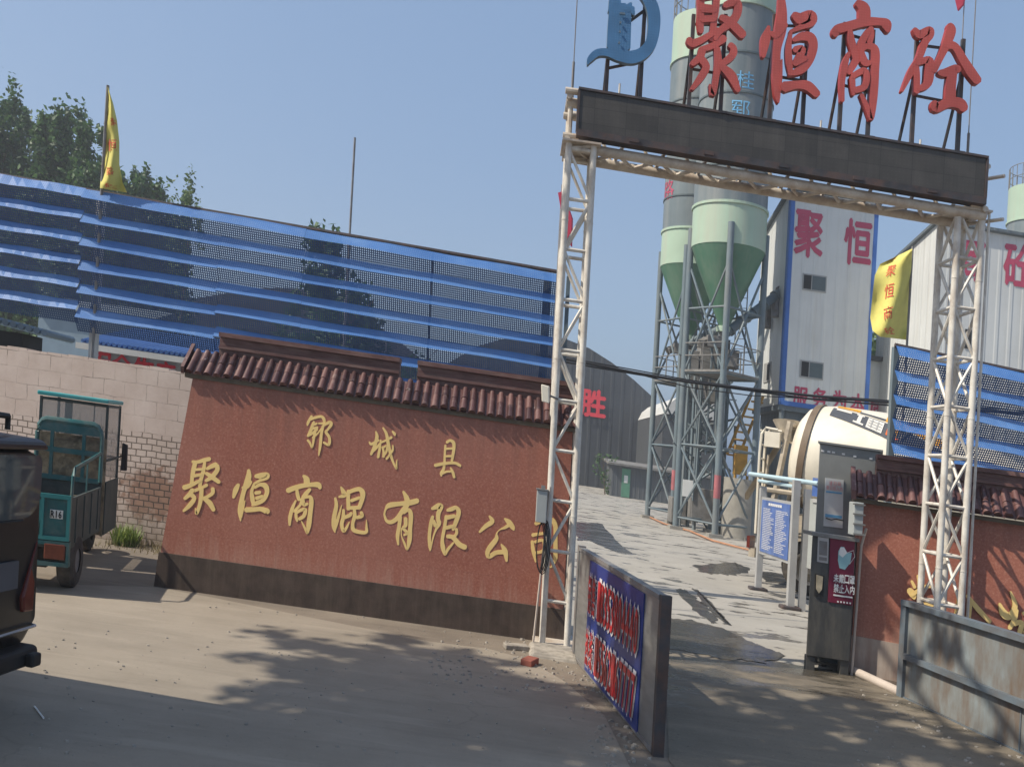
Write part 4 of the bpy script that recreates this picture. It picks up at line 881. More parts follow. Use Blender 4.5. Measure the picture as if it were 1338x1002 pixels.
mb = MB(); mb.box((a.x + .0, 12.06, 0), (a.x + .08, 12.14, a.z)); mb.build('post', MAT['leg_blue'], nr)
mb = MB(); mb.box((a.x + 2.2, 12.06, 0), (a.x + 2.28, 12.14, a.z - .2)); mb.build('post', MAT['leg_blue'], nr)

# ================================================================== LOW BUILDINGS BEHIND THE LEFT WALL
ow = thing('site_office', (-6.5, 17.5, 0), 'low white site office with blue tiled roof and red wall slogan, behind the brick wall', 'building')
xa, xb = FP(128, 460, 17).x, FP(330, 480, 17).x
zr = FP(135, 452, 17).z; zl = FP(280, 470, 17).z
mb = MB(); mb.box((xa, 17, 0), (xb, 21, zr - .06)); mb.build('wall', MAT['wall_pale'], ow)
mb = MB(); mb.prism([(xa - .2, 16.7, zr), (xa - .2, 19, zr + .55), (xa - .2, 21.3, zr)], (xb - xa + .4, 0, 0))
rf = mb.build('roof', MAT['roof_blue'], ow)
mb = MB()
for k in range(34):
    x = xa - .15 + (xb - xa + .3) * k / 33; mb.tube((x, 16.68, zr + .03), (x, 19, zr + .58), .035, 6)
k_ = mb.build('roof_rib', MAT['roof_blue'], None, base=ow['_b'], smooth=2); k_.parent = rf; k_.location = (0, 0, 0)
mb = MB(); mb.box((xa - .25, 16.62, zr - .13), (xb + .2, 16.70, zr - .02)); mb.build('fascia', MAT['wall_pale'], ow)
tx = MB()
for px, py, ch in ((132, 472, '安'), (159, 477, '全'), (188, 482, '生'), (216, 488, '产')): tx.glyph(ch, FP(px, py, 16.97), Vector((.40, 0, 0)), Vector((0, 0, .44)), (0, -1, 0), .03)
tx.build('slogan', MAT['hangar_red'], ow)
sh = thing('lean_to_shed', (-8.5, 13, 0), 'dark lean-to with a corrugated roof edge at the far left behind the brick wall', 'shed')
q = FP(60, 437, 13); q2 = FP(-20, 408, 13)
mb = MB(); mb.prism([(q2.x - 2, 13, q2.z + .12), (q.x, 13, q.z - .04), (q.x, 13, q.z + .03), (q2.x - 2, 13, q2.z + .20)], (0, .8, 0)); mb.build('roof', MAT['pale_blue'], sh)
mb = MB()
for k in range(26):
    t = k / 25; x = q2.x - 2 + (q.x - q2.x + 2) * t; z = q2.z + .16 + (q.z - q2.z - .16) * t; mb.tube((x, 12.95, z + .02), (x, 13.78, z + .02), .05, 6)
mb.build('roof_rib', MAT['bluegrey_wall'], sh, smooth=2)
mb = MB(); mb.box((q2.x - 2, 13.2, 0), (q.x - .45, 13.75, q2.z - .22)); mb.build('wall', MAT['black_plastic'], sh)
mb = MB(); q = FP(50, 420, 30); q2 = FP(128, 470, 30); mb.box((q.x, 30, 0), (q2.x + 1.5, 34, 4.6)); gw = mb.build('wall', MAT['bluegrey_wall'], None, base=(q.x, 30, 0))
gb = thing('store_building', (q.x, 30, 0), 'plain blue grey store building glimpsed above the left end of the brick wall', 'building'); gw.parent = gb; gw.location = (0, 0, 0)
mb = MB(); mb.prism([(q.x - .2, 29.8, 4.6), (q.x - .2, 32, 5.2), (q.x - .2, 34.2, 4.6)], (q2.x - q.x + 1.9, 0, 0)); mb.build('roof', MAT['grey_rib'], gb)

# ================================================================== HANGARS
def hangar(px, Y, depth, label, letters=()):
    pts = [FP(x, y, Y) for x, y in px]; c = pts[0]
    h = thing('arched_hangar', (c.x, Y, 0), label, 'hangar')
    poly = [(pts[0].x, Y, 0)] + [tuple(p) for p in pts] + [(pts[-1].x, Y, 0)]
    mb = MB(); mb.prism(poly, (0, .3, 0)); mb.build('gable_wall', MAT['hangar_rib'], h)
    mb = MB()
    for p, q in zip(pts, pts[1:]): mb.hexa([p + Vector((0, .31, -.1)), q + Vector((0, .31, -.1)), q + Vector((0, depth, -.1)), p + Vector((0, depth, -.1)), p + Vector((0, .31, .05)), q + Vector((0, .31, .05)), q + Vector((0, depth, .05)), p + Vector((0, depth, .05))])
    mb.build('roof', MAT['shed_dark'], h)
    for ch, x, y, s in letters:
        mb = MB(); mb.glyph(ch, FP(x, y, Y - .25), Vector((s * .92, 0, 0)), Vector((0, 0, s)), (0, -1, 0), .035); mb.build('red_letter', MAT['hangar_red'], h)
hangar([(560, 500), (588, 473), (625, 452), (665, 441), (705, 439), (742, 444), (770, 455), (800, 474), (828, 496), (851, 517)], 75, 45, 'big dark arched hangar with red wall letters, seen left of the silos', [('得', 744, 520, 2.1), ('胜', 775, 527, 2.3)])
hangar([(120, 440), (170, 412), (230, 394), (286, 385), (334, 377), (372, 376), (408, 381), (455, 402), (510, 437), (560, 478), (600, 512)], 66, 40, 'dark arched hangar mostly hidden behind the blue dust screen')
sd = thing('tin_shed', GP(800, 647), 'small dark tin shed with a green door in front of the hangar', 'shed')
Ys = 59; a = FP(800, 604, Ys); b = FP(853, 610, Ys)
mb = MB(); mb.box((a.x, Ys, 0), (b.x + 4, Ys + 3, a.z - .15)); mb.build('wall', MAT['shed_rib'], sd)
mb = MB(); mb.hexa([(a.x - .3, Ys - .35, a.z - .14), (b.x + 4.2, Ys - .35, a.z - .14), (b.x + 4.2, Ys + 3.3, a.z + .1), (a.x - .3, Ys + 3.3, a.z + .1), (a.x - .3, Ys - .35, a.z), (b.x + 4.2, Ys - .35, a.z), (b.x + 4.2, Ys + 3.3, a.z + .24), (a.x - .3, Ys + 3.3, a.z + .24)]); mb.build('roof', MAT['dusty_steel'], sd)
q = FP(813, 650, Ys); q2 = FP(823, 613, Ys)
mb = MB(); mb.box((q.x - .1, Ys - .06, .05), (q2.x + .05, Ys - .01, q2.z)); dr = mb.build('door', MAT['green_door'], sd)
mb = MB(); mb.box((q.x + .05, Ys - .08, 1.0), (q.x + .3, Ys - .062, 1.5)); k_ = mb.build('notice', MAT['paper'], None, base=sd['_b']); k_.parent = dr; k_.location = (0, 0, 0)
mb = MB(); a = GP(772, 636); b = GP(800, 643)
mb.prism([(a.x, 62, 0), (b.x - .1, 61.5, 0), (b.x - .1, 61.5, .75), ((a.x+b.x)/2 + .3, 61.7, .62), ((a.x+b.x)/2 - .2, 61.8, .8), (a.x + .1, 62, .7)], (0, .5, 0))
mb.tube((a.x, 61.9, 1.0), (b.x, 61.4, .95), .05, 6); mb.tube((a.x, 61.9, 0), (a.x, 61.9, 1.0), .05, 6); mb.tube((b.x, 61.4, 0), (b.x, 61.4, .95), .05, 6)
mb.build('sack_stack', MAT['straw'], None, label='low stack of pale sacks under a rail beside the tin shed', cat='sacks')

# ================================================================== SILOS
def silo(cx, cy, label, a0, glyphs=(), dz=0, far=False):
    s = thing('cement_silo', (cx, cy, 0), label, 'silo', 'cement silos of the batching plant')
    c = (cx, cy, 0); Rr = 1.30
    mb = MB()
    z = lambda k: k + dz
    prof = [(z(7.5), .18), (z(10.2), Rr)]
    mb.lathe(c, (0, 0, 1), prof, 40); co = mb.build('cone', MAT['silo_green'], s, smooth=2)
    mb = MB(); mb.lathe(c, (0, 0, 1), [(z(10.2), Rr), (z(10.2), Rr + .012), (z(11.6), Rr + .012), (z(11.6), Rr)], 40); mb.build('lower_band', MAT['silo_light'], s, smooth=2)
    mb = MB(); mb.lathe(c, (0, 0, 1), [(z(11.6), Rr), (z(18.5), Rr)], 40); mb.build('barrel', MAT['silo_grey'], s, smooth=2)
    mb = MB(); mb.lathe(c, (0, 0, 1), [(z(18.5), Rr + .006), (z(20.4), Rr + .006), (z(20.75), .3), (z(20.75), 0)], 40); mb.build('upper_band', MAT['silo_light'], s, smooth=2)
    for h in (12.9, 14.2, 15.4, 16.8): mb = MB(); mb.lathe(c, (0, 0, 1), [(z(h), Rr), (z(h), Rr + .035), (z(h) + .06, Rr + .035), (z(h) + .06, Rr)], 40); mb.build('hoop', MAT['silo_ring'], s)
    for h in (11.58, 18.5): mb = MB(); mb.lathe(c, (0, 0, 1), [(z(h), Rr), (z(h), Rr + .06), (z(h) + .09, Rr + .06), (z(h) + .09, Rr)], 40); mb.build('flange', MAT['silo_light'], s)
    mb = MB()
    n = 24
    for k in range(n):
        t, t2 = 2*math.pi*k/n, 2*math.pi*(k+1)/n; p = Vector((cx + Rr*math.cos(t), cy + Rr*math.sin(t), 0)); q = Vector((cx + Rr*math.cos(t2), cy + Rr*math.sin(t2), 0))
        mb.tube(p + Vector((0,0,z(20.4))), p + Vector((0,0,z(21.5))), .02, 5)
        for h in (20.9, 21.5): mb.tube(p + Vector((0,0,z(h))), q + Vector((0,0,z(h))), .02, 5)
    mb.build('railing', MAT['dusty_steel'], s)
    # ladder with hoops
    mb = MB(); t = R(a0 + 62 + 90); lx, ly = cx + (Rr + .16) * math.cos(t), cy + (Rr + .16) * math.sin(t); w = Vector((-math.sin(t), math.cos(t), 0)) * .2; out = Vector((math.cos(t), math.sin(t), 0))
    o = Vector((lx, ly, 0))
    for sg in (-1, 1): mb.tube(o + w*sg + Vector((0,0,z(6))), o + w*sg + Vector((0,0,z(21.4))), .022, 5)
    for k in range(40): h = z(6.2 + k * .38); mb.tube(o - w + Vector((0,0,h)), o + w + Vector((0,0,h)), .014, 4)
    for k in range(9):
        h = z(8.5 + k * 1.4); mb.path([o + w*1.6*math.cos(b) + out*.55*math.sin(b) + Vector((0,0,h)) for b in [math.pi*i/8 for i in range(9)]], .015, 4)
    mb.build('ladder', MAT['dusty_steel'], s)
    legs = []
    for k in range(4):
        t = R(a0 + 90 * k); lx, ly = cx + (Rr + .02) * math.cos(t), cy + (Rr + .02) * math.sin(t); legs.append(Vector((lx, ly, 0)))
        mb = MB(); mb.tube((lx, ly, -.2), (lx, ly, z(10.9)), .115, 12); lg = mb.build('leg', MAT['leg_blue'], s, smooth=2)
        if not far and k == 0 or (far and k == 0):
            m2 = MB(); m2.tube((lx, ly, 1.35), (lx, ly, 2.15), .119, 12); sub(m2, 'warning_band', MAT['leg_red'], lg, s, 2)
        m2 = MB(); m2.box((lx - .25, ly - .25, -.1), (lx + .25, ly + .25, .12)); sub(m2, 'footing', MAT['concrete'], lg, s)
    mb = MB()
    levels = [.45, 3.1, 5.7, 9.6]
    for k in range(4):
        p, q = legs[k], legs[(k + 1) % 4]
        for h in levels[:3] + [z(8.0)]: mb.tube(p + Vector((0,0,h)), q + Vector((0,0,h)), .045, 6)
        for h0, h1 in zip(levels, levels[1:]):
            mb.tube(p + Vector((0,0,h0)), q + Vector((0,0,h1)), .045, 6); mb.tube(q + Vector((0,0,h0)), p + Vector((0,0,h1)), .045, 6)
    mb.build('bracing', MAT['leg_blue'], s)
    mb = MB(); e = 1.0
    mb.F = Frame((cx, cy, 0), (math.cos(R(a0 + 45)), math.sin(R(a0 + 45))))
    mb.box((-e, -e, 5.72), (e, e, 5.80))
    for x in (-e, e):
        for y in (-e, 0, e): mb.tube((x, y, 5.8), (x, y, 6.75), .025, 5); mb.tube((y, x, 5.8), (y, x, 6.75), .025, 5)
        for h in (6.3, 6.75): mb.tube((x, -e, h), (x, e, h), .022, 5); mb.tube((-e, x, h), (e, x, h), .022, 5)
    mb.build('platform', MAT['dusty_steel'], s)
    mb = MB(); mb.lathe(c, (0, 0, 1), [(z(7.3), 0), (z(7.3), .26), (z(7.5), .26), (z(7.5), .18)], 16); mb.build('outlet', MAT['silo_light'], s, smooth=2)
    mb = MB(); mb.lathe((cx, cy, 0), (0, 0, 1), [(z(6.5), 0), (z(6.5), .16), (z(7.29), .16)], 12); mb.cbox((cx - .35, cy - .1, z(6.9)), (.5, .4, .4)); mb.tube((cx - .6, cy, z(6.9)), (cx - .85, cy - .1, z(6.75)), .16, 8); mb.cbox((cx + .3, cy - .1, z(6.3)), (.35, .35, .45))
    mb.build('valve', MAT['dusty_steel'], s)
    for ch, px, py, Yg, size, m_ in glyphs:
        p = FP(px, py, Yg); tx = MB(); tx.F = None
        gv, gf = glyph(ch); i0 = []
        th0 = math.asin(max(-.95, min(.95, (p.x - cx) / Rr)))
        for x, y in gv:
            th = th0 + x * size / Rr; i0.append(tx.P((cx + (Rr + .015) * math.sin(th), cy - (Rr + .015) * math.cos(th), p.z + y * size)))
        for f in gf: tx.face([i0[q] for q in f])
        tx.build('mark', m_, s)
    return s
silo(7.37, 31.7, 'near tall grey and pale green cement silo on braced legs, right one of the pair', -100, [('桂', 972, 108, 30.6, .62, MAT['print_blue']), ('郓', 966, 146, 30.6, .62, MAT['print_blue'])])
silo(7.03, 36.4, 'grey and pale green cement silo standing behind the near one, left one of the pair', -112, [('路', 873, 240, 35.2, .8, MAT['sign_red'])], dz=.25)
silo(27.2, 47.0, 'far silo rising above the right edge building roof, mostly out of frame', -100, dz=-.6)
for i, (a, b, r) in enumerate((((7.37, 31.6, 7.2), FP(1020, 382, 33.0), .17), ((7.03, 36.4, 7.4), FP(1012, 398, 33.4), .17))):
    a = Vector(a); d = (b - a).normalized()
    t = thing('screw_conveyor', (a.x, a.y, a.z), ['dusty screw conveyor rising from the near silo outlet to the white tower', 'dusty screw conveyor rising from the far silo outlet to the white tower'][i], 'conveyor')
    mb = MB(); mb.tube(a, b, r, 12); mb.build('tube', MAT['leg_blue'], t, smooth=2)
    mb = MB(); mb.tube(b, b + d * .5, .24, 10); mb.tube(b + Vector((0, 0, .1)), b + Vector((0, 0, .5)), .06, 6); mb.tube(b - d*.3, b - d*.3 + Vector((0, 0, -.8)), .15, 8); mb.build('motor', MAT['grey_steel'], t, smooth=2)
    for k in range(5): q = a.lerp(b, (k + .5) / 5); mb = MB(); mb.tube(q - d * .04, q + d * .04, r + .05, 12); mb.build('flange', MAT['leg_blue'], t)
# batching gear inside the silo frame
wb_ = thing('weigh_hopper', (7.5, 33.8, 0), 'dusty weigh hopper with a yellow ladder frame between the silo legs', 'hopper')
mb = MB(); mb.box((7.0, 33.2, 5.9), (8.0, 34.4, 7.3)); mb.prism([(7.0, 33.2, 5.9), (8.0, 33.2, 5.9), (7.7, 33.2, 4.9), (7.3, 33.2, 4.9)], (0, 1.2, 0)); mb.build('bin', MAT['dusty_steel'], wb_)
mb = MB()
for x in (7.0, 8.0):
    for y in (33.2, 34.4): mb.tube((x, y, 0), (x, y, 5.9), .08, 6)
for k in range(4): mb.tube((7.0, 33.2, .6 + 1.2*k), (8.0, 33.2, 1.4 + 1.2*k), .05, 5); mb.tube((8.0, 33.2, .6 + 1.2*k), (7.0, 33.2, 1.4 + 1.2*k), .05, 5)
mb.build('leg_frame', MAT['leg_blue'], wb_)
mb = MB()
for sx in (0, .45):
    mb.tube((8.35 + sx, 32.8, 1.2), (8.35 + sx, 32.8, 2.3), .06, 6); mb.tube((8.05 + sx, 33.0, 3.0), (8.95 + sx, 33.4, 5.4), .06, 6)
for k in range(8): mb.tube((8.05 + .115*k, 33.0, 3.0 + .3*k), (8.5 + .115*k, 33.05, 3.0 + .3*k), .04, 5)
mb.box((8.3, 32.7, 2.3), (8.75, 33.0, 3.4)); mb.build('yellow_ladder', MAT['yellow_steel'], wb_)
rr = random.Random(44); mb = MB()
for k in range(16):
    x, y, z0 = rr.uniform(6.1, 8.6), rr.uniform(32.6, 36.0), rr.uniform(0, 4); mb.tube((x, y, z0), (x + rr.uniform(-.1, .1), y, z0 + rr.uniform(2, 6)), rr.uniform(.03, .07), 6)
for k in range(18):
    x, y, z0 = rr.uniform(6.0, 7.6), rr.uniform(32.6, 36.0), rr.uniform(.5, 7); mb.tube((x, y, z0), (x + rr.uniform(.6, 1.5), y + rr.uniform(-.3, .3), z0 + rr.uniform(-1.2, 1.2)), rr.uniform(.025, .06), 6)
mb.build('pipework', MAT['leg_blue'], wb_, smooth=2)
mb = MB()
for (x, y, z, sx, sy, sz) in ((6.6, 33.6, 6.3, .6, .5, .9), (8.0, 32.7, 6.5, .4, .4, .7), (6.9, 35.3, 5.9, .8, .6, .6), (7.9, 34.8, 7.2, .5, .5, .5), (7.2, 33.0, 1.0, .9, .7, 1.2), (6.6, 34.6, .6, .6, .8, 1.0)): mb = MB(); mb.cbox((x, y, z), (sx, sy, sz)); bevel(mb.build('machine_box', MAT['dusty_steel'], wb_), .03)
mb = MB(); mb.lathe((8.35, 31.9, 0), (0, 0, 1), [(0, .62), (2.15, .62), (2.15, 0)], 20); mb.build('concrete_pier', MAT['concrete'], None, smooth=2, label='pale round concrete pier standing between the right silo legs', cat='pier')
mb = MB(); a = FP(893, 615, 31.5); b = FP(907, 650, 31.5); mb.box((a.x, 31.45, b.z), (a.x + .36, 31.48, b.z + .6)); mb.build('notice_sheet', MAT['paper'], None, label='white notice sheet hung on the front of the silo frame', cat='notice')
hs = [GP(846, 676), GP(870, 687), GP(900, 695), GP(930, 708), GP(965, 718), GP(985, 722)]
mb = MB(); mb.path([h + Vector((0, .3 * math.sin(i * 2), .06)) for i, h in enumerate(hs)], .035, 6); mb.build('hose', MAT['orange_hose'], None, smooth=2, label='faded orange hose lying along the foot of the silo frame', cat='hose')
mb = MB(); rr = random.Random(5)
mb.prism([(7.6, 41, 0), (8.7, 41, 0), (8.6, 41, 1.3), (8.2, 41, 2.0), (7.8, 41, 1.3)], (.2, 1.2, 0)); mb.build('tarpaulin_heap', MAT['sheet_blue'], None, label='blue tarpaulin covered heap behind the silo legs', cat='tarpaulin')
cn = thing('domed_store', (14, 62, 0), 'pale domed roof store glimpsed through the silo frame', 'building')
mb = MB(); P_ = [FP(868, 540, 62), FP(874, 528, 62), FP(884, 520, 62), FP(900, 514, 62), FP(918, 512, 62), FP(940, 518, 62)]
mb.prism([tuple(p) for p in P_] + [(P_[-1].x, 62, P_[0].z), ], (0, 14, 0)); mb.build('roof', MAT['wall_pale'], cn)
mb = MB(); mb.box((P_[0].x, 62.3, 0), (P_[-1].x, 75, P_[0].z - .05)); mb.build('wall', MAT['shed_dark'], cn)

# ================================================================== MIXING TOWER AND PLANT BUILDINGS
bt = thing('mixing_tower', (11.2, 32, 0), 'tall white clad mixing tower with blue corner trim and big red characters', 'building')
xl, xr, yF = 9.65, 12.82, 32.0
zb_, zt_ = 5.05, 12.85
mb = MB(); mb.hexa([(xl, yF, zb_), (xr, yF, zb_), (xr, yF + 3.6, zb_), (xl, yF + 3.6, zb_), (xl, yF, zt_), (xr, yF, zt_), (xr, yF + 3.6, zt_ - .95), (xl, yF + 3.6, zt_ - .95)])
wl_ = mb.build('cladding', MAT['white_rib'], bt)
mb = MB(); mb.hexa([(xl - .15, yF - .18, zt_ + .002), (xr + .15, yF - .18, zt_ + .002), (xr + .15, yF + 3.8, zt_ - 1.0), (xl - .15, yF + 3.8, zt_ - 1.0), (xl - .15, yF - .18, zt_ + .10), (xr + .15, yF - .18, zt_ + .10), (xr + .15, yF + 3.8, zt_ - .9), (xl - .15, yF + 3.8, zt_ - .9)]); mb.build('roof', MAT['grey_rib'], bt)
mb = MB()
for x in (xl - .012, xr - .13): mb.box((x, yF - .02, zb_), (x + .15, yF - .004, zt_))
mb.box((xl - .03, yF - .02, zb_), (xl - .003, yF + .22, zt_)); mb.box((xl + .14, yF - .022, zb_ - .02), (xr - .13, yF - .005, zb_ + .15)); mb.build('corner_trim', MAT['blue_trim'], bt)
mb = MB(); mb.box((xl + .25, yF + .25, 0), (xr - .1, yF + 3.4, zb_ - .003)); mb.box((xl - .05, yF + .02, zb_ - .2), (xr, yF + 3.6, zb_ - .004))
for x in (xl + .1, xl + 1.1, xr - .2): mb.tube((x, yF + .12, 0), (x, yF + .12, zb_ - .2), .1, 8)
mb.build('lower_storey', MAT['grey_rib'], bt)
def window(root, px, Y, side=None):
    (ax, ay), (bx, by) = px; p, q = FP(ax, ay, Y), FP(bx, by, Y)
    mb = MB(); mb.box((p.x, Y - .03, q.z), (q.x, Y - .004, p.z)); f = mb.build('window', MAT['frame_grey'], root)
    mb = MB(); w = q.x - p.x; mb.box((p.x + .04, Y - .036, q.z + .05), (p.x + w*.36, Y - .031, p.z - .05)); sub(mb, 'open_pane', MAT['black_plastic'], f, root)
    mb = MB(); mb.box((p.x + w*.40, Y - .036, q.z + .05), (q.x - .04, Y - .031, p.z - .05)); sub(mb, 'pane', MAT['silo_ring'], f, root)
window(bt, ((1049, 357), (1079, 383)), yF); window(bt, ((1046, 470), (1075, 497)), yF)
mb = MB(); p = FP(994, 487, yF + 2); mb.box((xl - .03, yF + 1.4, p.z - .35), (xl - .004, yF + 2.3, p.z + .4)); f = mb.build('window', MAT['frame_grey'], bt)
mb = MB(); mb.box((xl - .036, yF + 1.5, p.z - .28), (xl - .031, yF + 1.85, p.z + .33)); sub(mb, 'open_pane', MAT['black_plastic'], f, bt)
def bigch(root, ch, px, py, Y, w, h):
    mb = MB(); mb.glyph(ch, FP(px, py, Y - .012), Vector((w, 0, 0)), Vector((0, 0, h)), (0, -1, 0), .03); mb.build('red_character', MAT['sign_red'], root)
bigch(bt, '聚', 1057, 306, yF, 1.02, 1.72); bigch(bt, '恒', 1121, 317, yF, .96, 1.62)
for ch, px, py in (('服', 1046, 518), ('务', 1071, 520), ('为', 1097, 523), ('本', 1121, 527)): bigch(bt, ch, px, py, yF, .52, .70)

lb = thing('plant_annexe', (14, 34, 0), 'low white annexe with a dark roof edge between the two white plant buildings', 'building')
Ya = 33.0; a = FP(1142, 468, Ya); b = FP(1178, 475, Ya)
mb = MB(); mb.box((12.9, Ya, 0), (17.5, Ya + 3, a.z - .1)); mb.build('wall', MAT['white_rib'], lb)
mb = MB(); mb.box((12.86, Ya - .2, a.z - .095), (17.7, Ya + 3.2, a.z + .06)); mb.build('roof', MAT['shed_dark'], lb)
p, q = FP(1158, 497, Ya), FP(1176, 524, Ya); mb = MB(); mb.box((p.x, Ya - .03, q.z), (q.x, Ya - .004, p.z)); mb.build('window', MAT['frame_grey'], lb)
for ch, px, py in (('质', 1146, 535), ('量', 1171, 540), ('第', 1196, 546)): bigch(lb, ch, px, py, Ya, .58, .78)

pb = thing('plant_building', (16, 29, 0), 'large white clad plant building at the right edge with big red characters', 'building')
Yp = 29.0; c = FP(1226, 291, Yp); e = FP(1338, 311, Yp)
mb = MB(); mb.hexa([(c.x, Yp, 0), (c.x + 7, Yp, 0), (c.x + 7, Yp + 4.5, 0), (c.x, Yp + 4.5, 0), (c.x, Yp, c.z), (c.x + 7, Yp, c.z - .2), (c.x + 7, Yp + 4.5, c.z - 1.0), (c.x, Yp + 4.5, c.z - .85)]); mb.build('cladding', MAT['white_rib'], pb)
mb = MB(); mb.hexa([(c.x - .12, Yp - .15, c.z + .003), (c.x + 7.1, Yp - .15, c.z - .197), (c.x + 7.1, Yp + 4.7, c.z - 1.05), (c.x - .12, Yp + 4.7, c.z - .9), (c.x - .12, Yp - .15, c.z + .1), (c.x + 7.1, Yp - .15, c.z - .1), (c.x + 7.1, Yp + 4.7, c.z - .95), (c.x - .12, Yp + 4.7, c.z - .8)]); mb.build('roof', MAT['grey_rib'], pb)
p, q = FP(1261, 430, Yp), FP(1268, 456, Yp); mb = MB(); mb.box((p.x, Yp - .03, q.z), (q.x, Yp - .004, p.z)); mb.build('window', MAT['black_plastic'], pb)
bigch(pb, '商', 1268, 338, Yp, .95, 1.45); bigch(pb, '砼', 1331, 346, Yp, .95, 1.45)

# ================================================================== CONCRETE MIXER TRUCK
hd = Vector((math.cos(R(30)), -math.sin(R(30)), 0))
tr0 = Vector((5.28, 18.2, 0))
T_ = Frame(tr0, hd)         # local y forward, x to the truck's right (towards the camera)
tk = thing('mixer_truck', tuple(tr0), 'cream concrete mixer truck with a grey and orange banded drum, parked behind the notice boards', 'truck')
def mbt(): return MB(T_)
mb = mbt(); 
for x in (-.42, .42): mb.box((x - .05, 0, .85), (x + .05, 7.6, 1.10))
for y in (.1, 1.5, 3.0, 4.5, 6.0): mb.box((-.42, y, .86), (.42, y + .12, 1.08))
mb.box((-1.1, .0, .55), (1.1, .12, .72)); mb.build('chassis', MAT['cream_dirty'], tk)
# drum
A0 = T_(0, .62, 2.72); A1 = T_(0, 5.2, 2.10); ax = (A1 - A0).normalized()
prof = [(-.04, .55), (0, .74), (.12, .94), (.30, 1.04), (.60, 1.11), (1.0, 1.15), (1.6, 1.20), (2.2, 1.20), (2.9, 1.10), (3.7, .86), (4.3, .66), (4.4, .0)]
mb = MB(); mb.lathe(A0, ax, prof, 48); dm = mb.build('drum', MAT['cream'], tk, smooth=2)
mb = MB(); mb.lathe(A0, ax, [(.22, .9), (.22, 1.05), (.35, 1.09), (.35, .9)], 48); sub(mb, 'track_ring', MAT['drum_band'], dm, tk, 2)
def rad(s):
    for (a, ra), (b, rb) in zip(prof, prof[1:]):
        if a <= s <= b: return ra + (rb - ra) * (s - a) / (b - a)
    return 1.0
bx = ax.cross(Vector((0, 0, 1))).normalized(); by = ax.cross(bx)
if by.z < 0: by = -by
if bx.y > 0: bx = -bx
def dpt(s, th, off=.012): r = rad(s) + off; return A0 + ax * s + (bx * math.cos(th) + by * math.sin(th)) * r
def patch(name, mat, s0, s1, t0_, t1_, off=.012, twist=0.0):
    s0 -= .60; s1 -= .60
    if off > .015: s0 -= .35; s1 -= .35; sh_ = 3 - 16 * ((s0 + s1) / 2 - .6); t0_ += sh_; t1_ += sh_
    mb = MB(); n = 10; m = 6
    ids = [[mb.P(dpt(s0 + (s1-s0)*i/n, R(t0_ + (t1_-t0_)*j/m + twist*i/n), off)) for j in range(m+1)] for i in range(n+1)]
    for i in range(n):
        for j in range(m): mb.face((ids[i][j], ids[i+1][j], ids[i+1][j+1], ids[i][j+1]))
    sub(mb, name, mat, dm, tk, 1)
def band(name, mat, f0, f1, g0, g1, off):
    mb = MB(); n = 8
    P2 = lambda f, q: mb.P(dpt(.58 + 2.5 * f, R(50 + 18 * q - 40 * f), off))
    ids = [[P2(f0 + (f1-f0)*i/n, g0 + (g1-g0)*j/4) for j in range(5)] for i in range(n+1)]
    for i in range(n):
        for j in range(4): mb.face((ids[i][j], ids[i+1][j], ids[i+1][j+1], ids[i][j+1]))
    sub(mb, name, mat, dm, tk, 1)
band('grey_band', MAT['decal_grey'], 0, 1, 0, 1, .012)
band('white_mark', MAT['decal_white'], .03, .15, .72, .92, .02)
band('white_mark', MAT['decal_white'], .19, .25, .80, .92, .02); band('white_mark', MAT['decal_white'], .205, .235, .25, .80, .02); band('white_mark', MAT['decal_white'], .18, .26, .12, .25, .02)
band('white_mark', MAT['decal_white'], .28, .40, .12, .90, .02)
for k in range(2): band('grey_mark', MAT['frame_grey'], .31 + .045*k, .32 + .045*k, .2, .82, .026)
for k in range(3): band('grey_mark', MAT['frame_grey'], .29, .39, .26 + .2*k, .30 + .2*k, .028)
band('orange_mark', MAT['decal_red'], .43, .445, .2, .85, .02); band('orange_mark', MAT['decal_red'], .46, .475, .3, .85, .02); band('orange_mark', MAT['decal_orange'], .49, .505, .2, .85, .02); band('orange_mark', MAT['decal_red'], .43, .52, .18, .30, .024)
band('orange_band', MAT['decal_orange'], .02, .20, 1.22, 1.62, .012); band('grey_stripe', MAT['decal_grey'], .20, .40, 1.14, 1.30, .012); band('orange_band', MAT['decal_orange'], .40, .85, 1.10, 1.60, .012)
# rear support, hopper, chute, ladder
mb = mbt()
for x in (-.75, .75):
    mb.tube((x, .25, 1.05), (x*.75, .55, 3.3), .07, 6); mb.tube((x, 1.2, 1.05), (x*.8, .75, 3.0), .07, 6); mb.tube((x, .2, 1.9), (x*.9, 1.1, 1.9), .05, 6)
mb.tube((-.6, .55, 3.25), (.6, .55, 3.25), .06, 6); mb.tube((-.75, .35, 1.9), (.75, .35, 1.9), .06, 6); mb.box((-.5, .5, 1.08), (.5, 1.1, 1.5)); mb.build('rear_frame', MAT['cream_dirty'], tk)
mb = MB(); o = T_(.15, .42, 3.12); mb.lathe(o, T_(.15, .2, 4.2) - o, [(-.22, .15), (.0, .19), (.22, .27), (.22, .25), (0, .17), (-.22, .13)], 16); mb.build('hopper', MAT['cream_dirty'], tk, smooth=2)
mb = mbt(); 
pts = [(-.05, .25, 2.95), (-.05, -.05, 2.35), (.05, -.35, 1.75)]
for p, q in zip(pts, pts[1:]):
    p, q = Vector(p), Vector(q); s = Vector((.24, 0, 0)); dn = Vector((0, -.02, -.12))
    mb.poly([p - s, q - s, q - s*.5 + dn, p - s*.5 + dn]); mb.poly([p - s*.5 + dn, q - s*.5 + dn, q + s*.5 + dn, p + s*.5 + dn]); mb.poly([p + s*.5 + dn, q + s*.5 + dn, q + s, p + s])
mb.build('chute', MAT['cream_dirty'], tk)
mb = mbt()
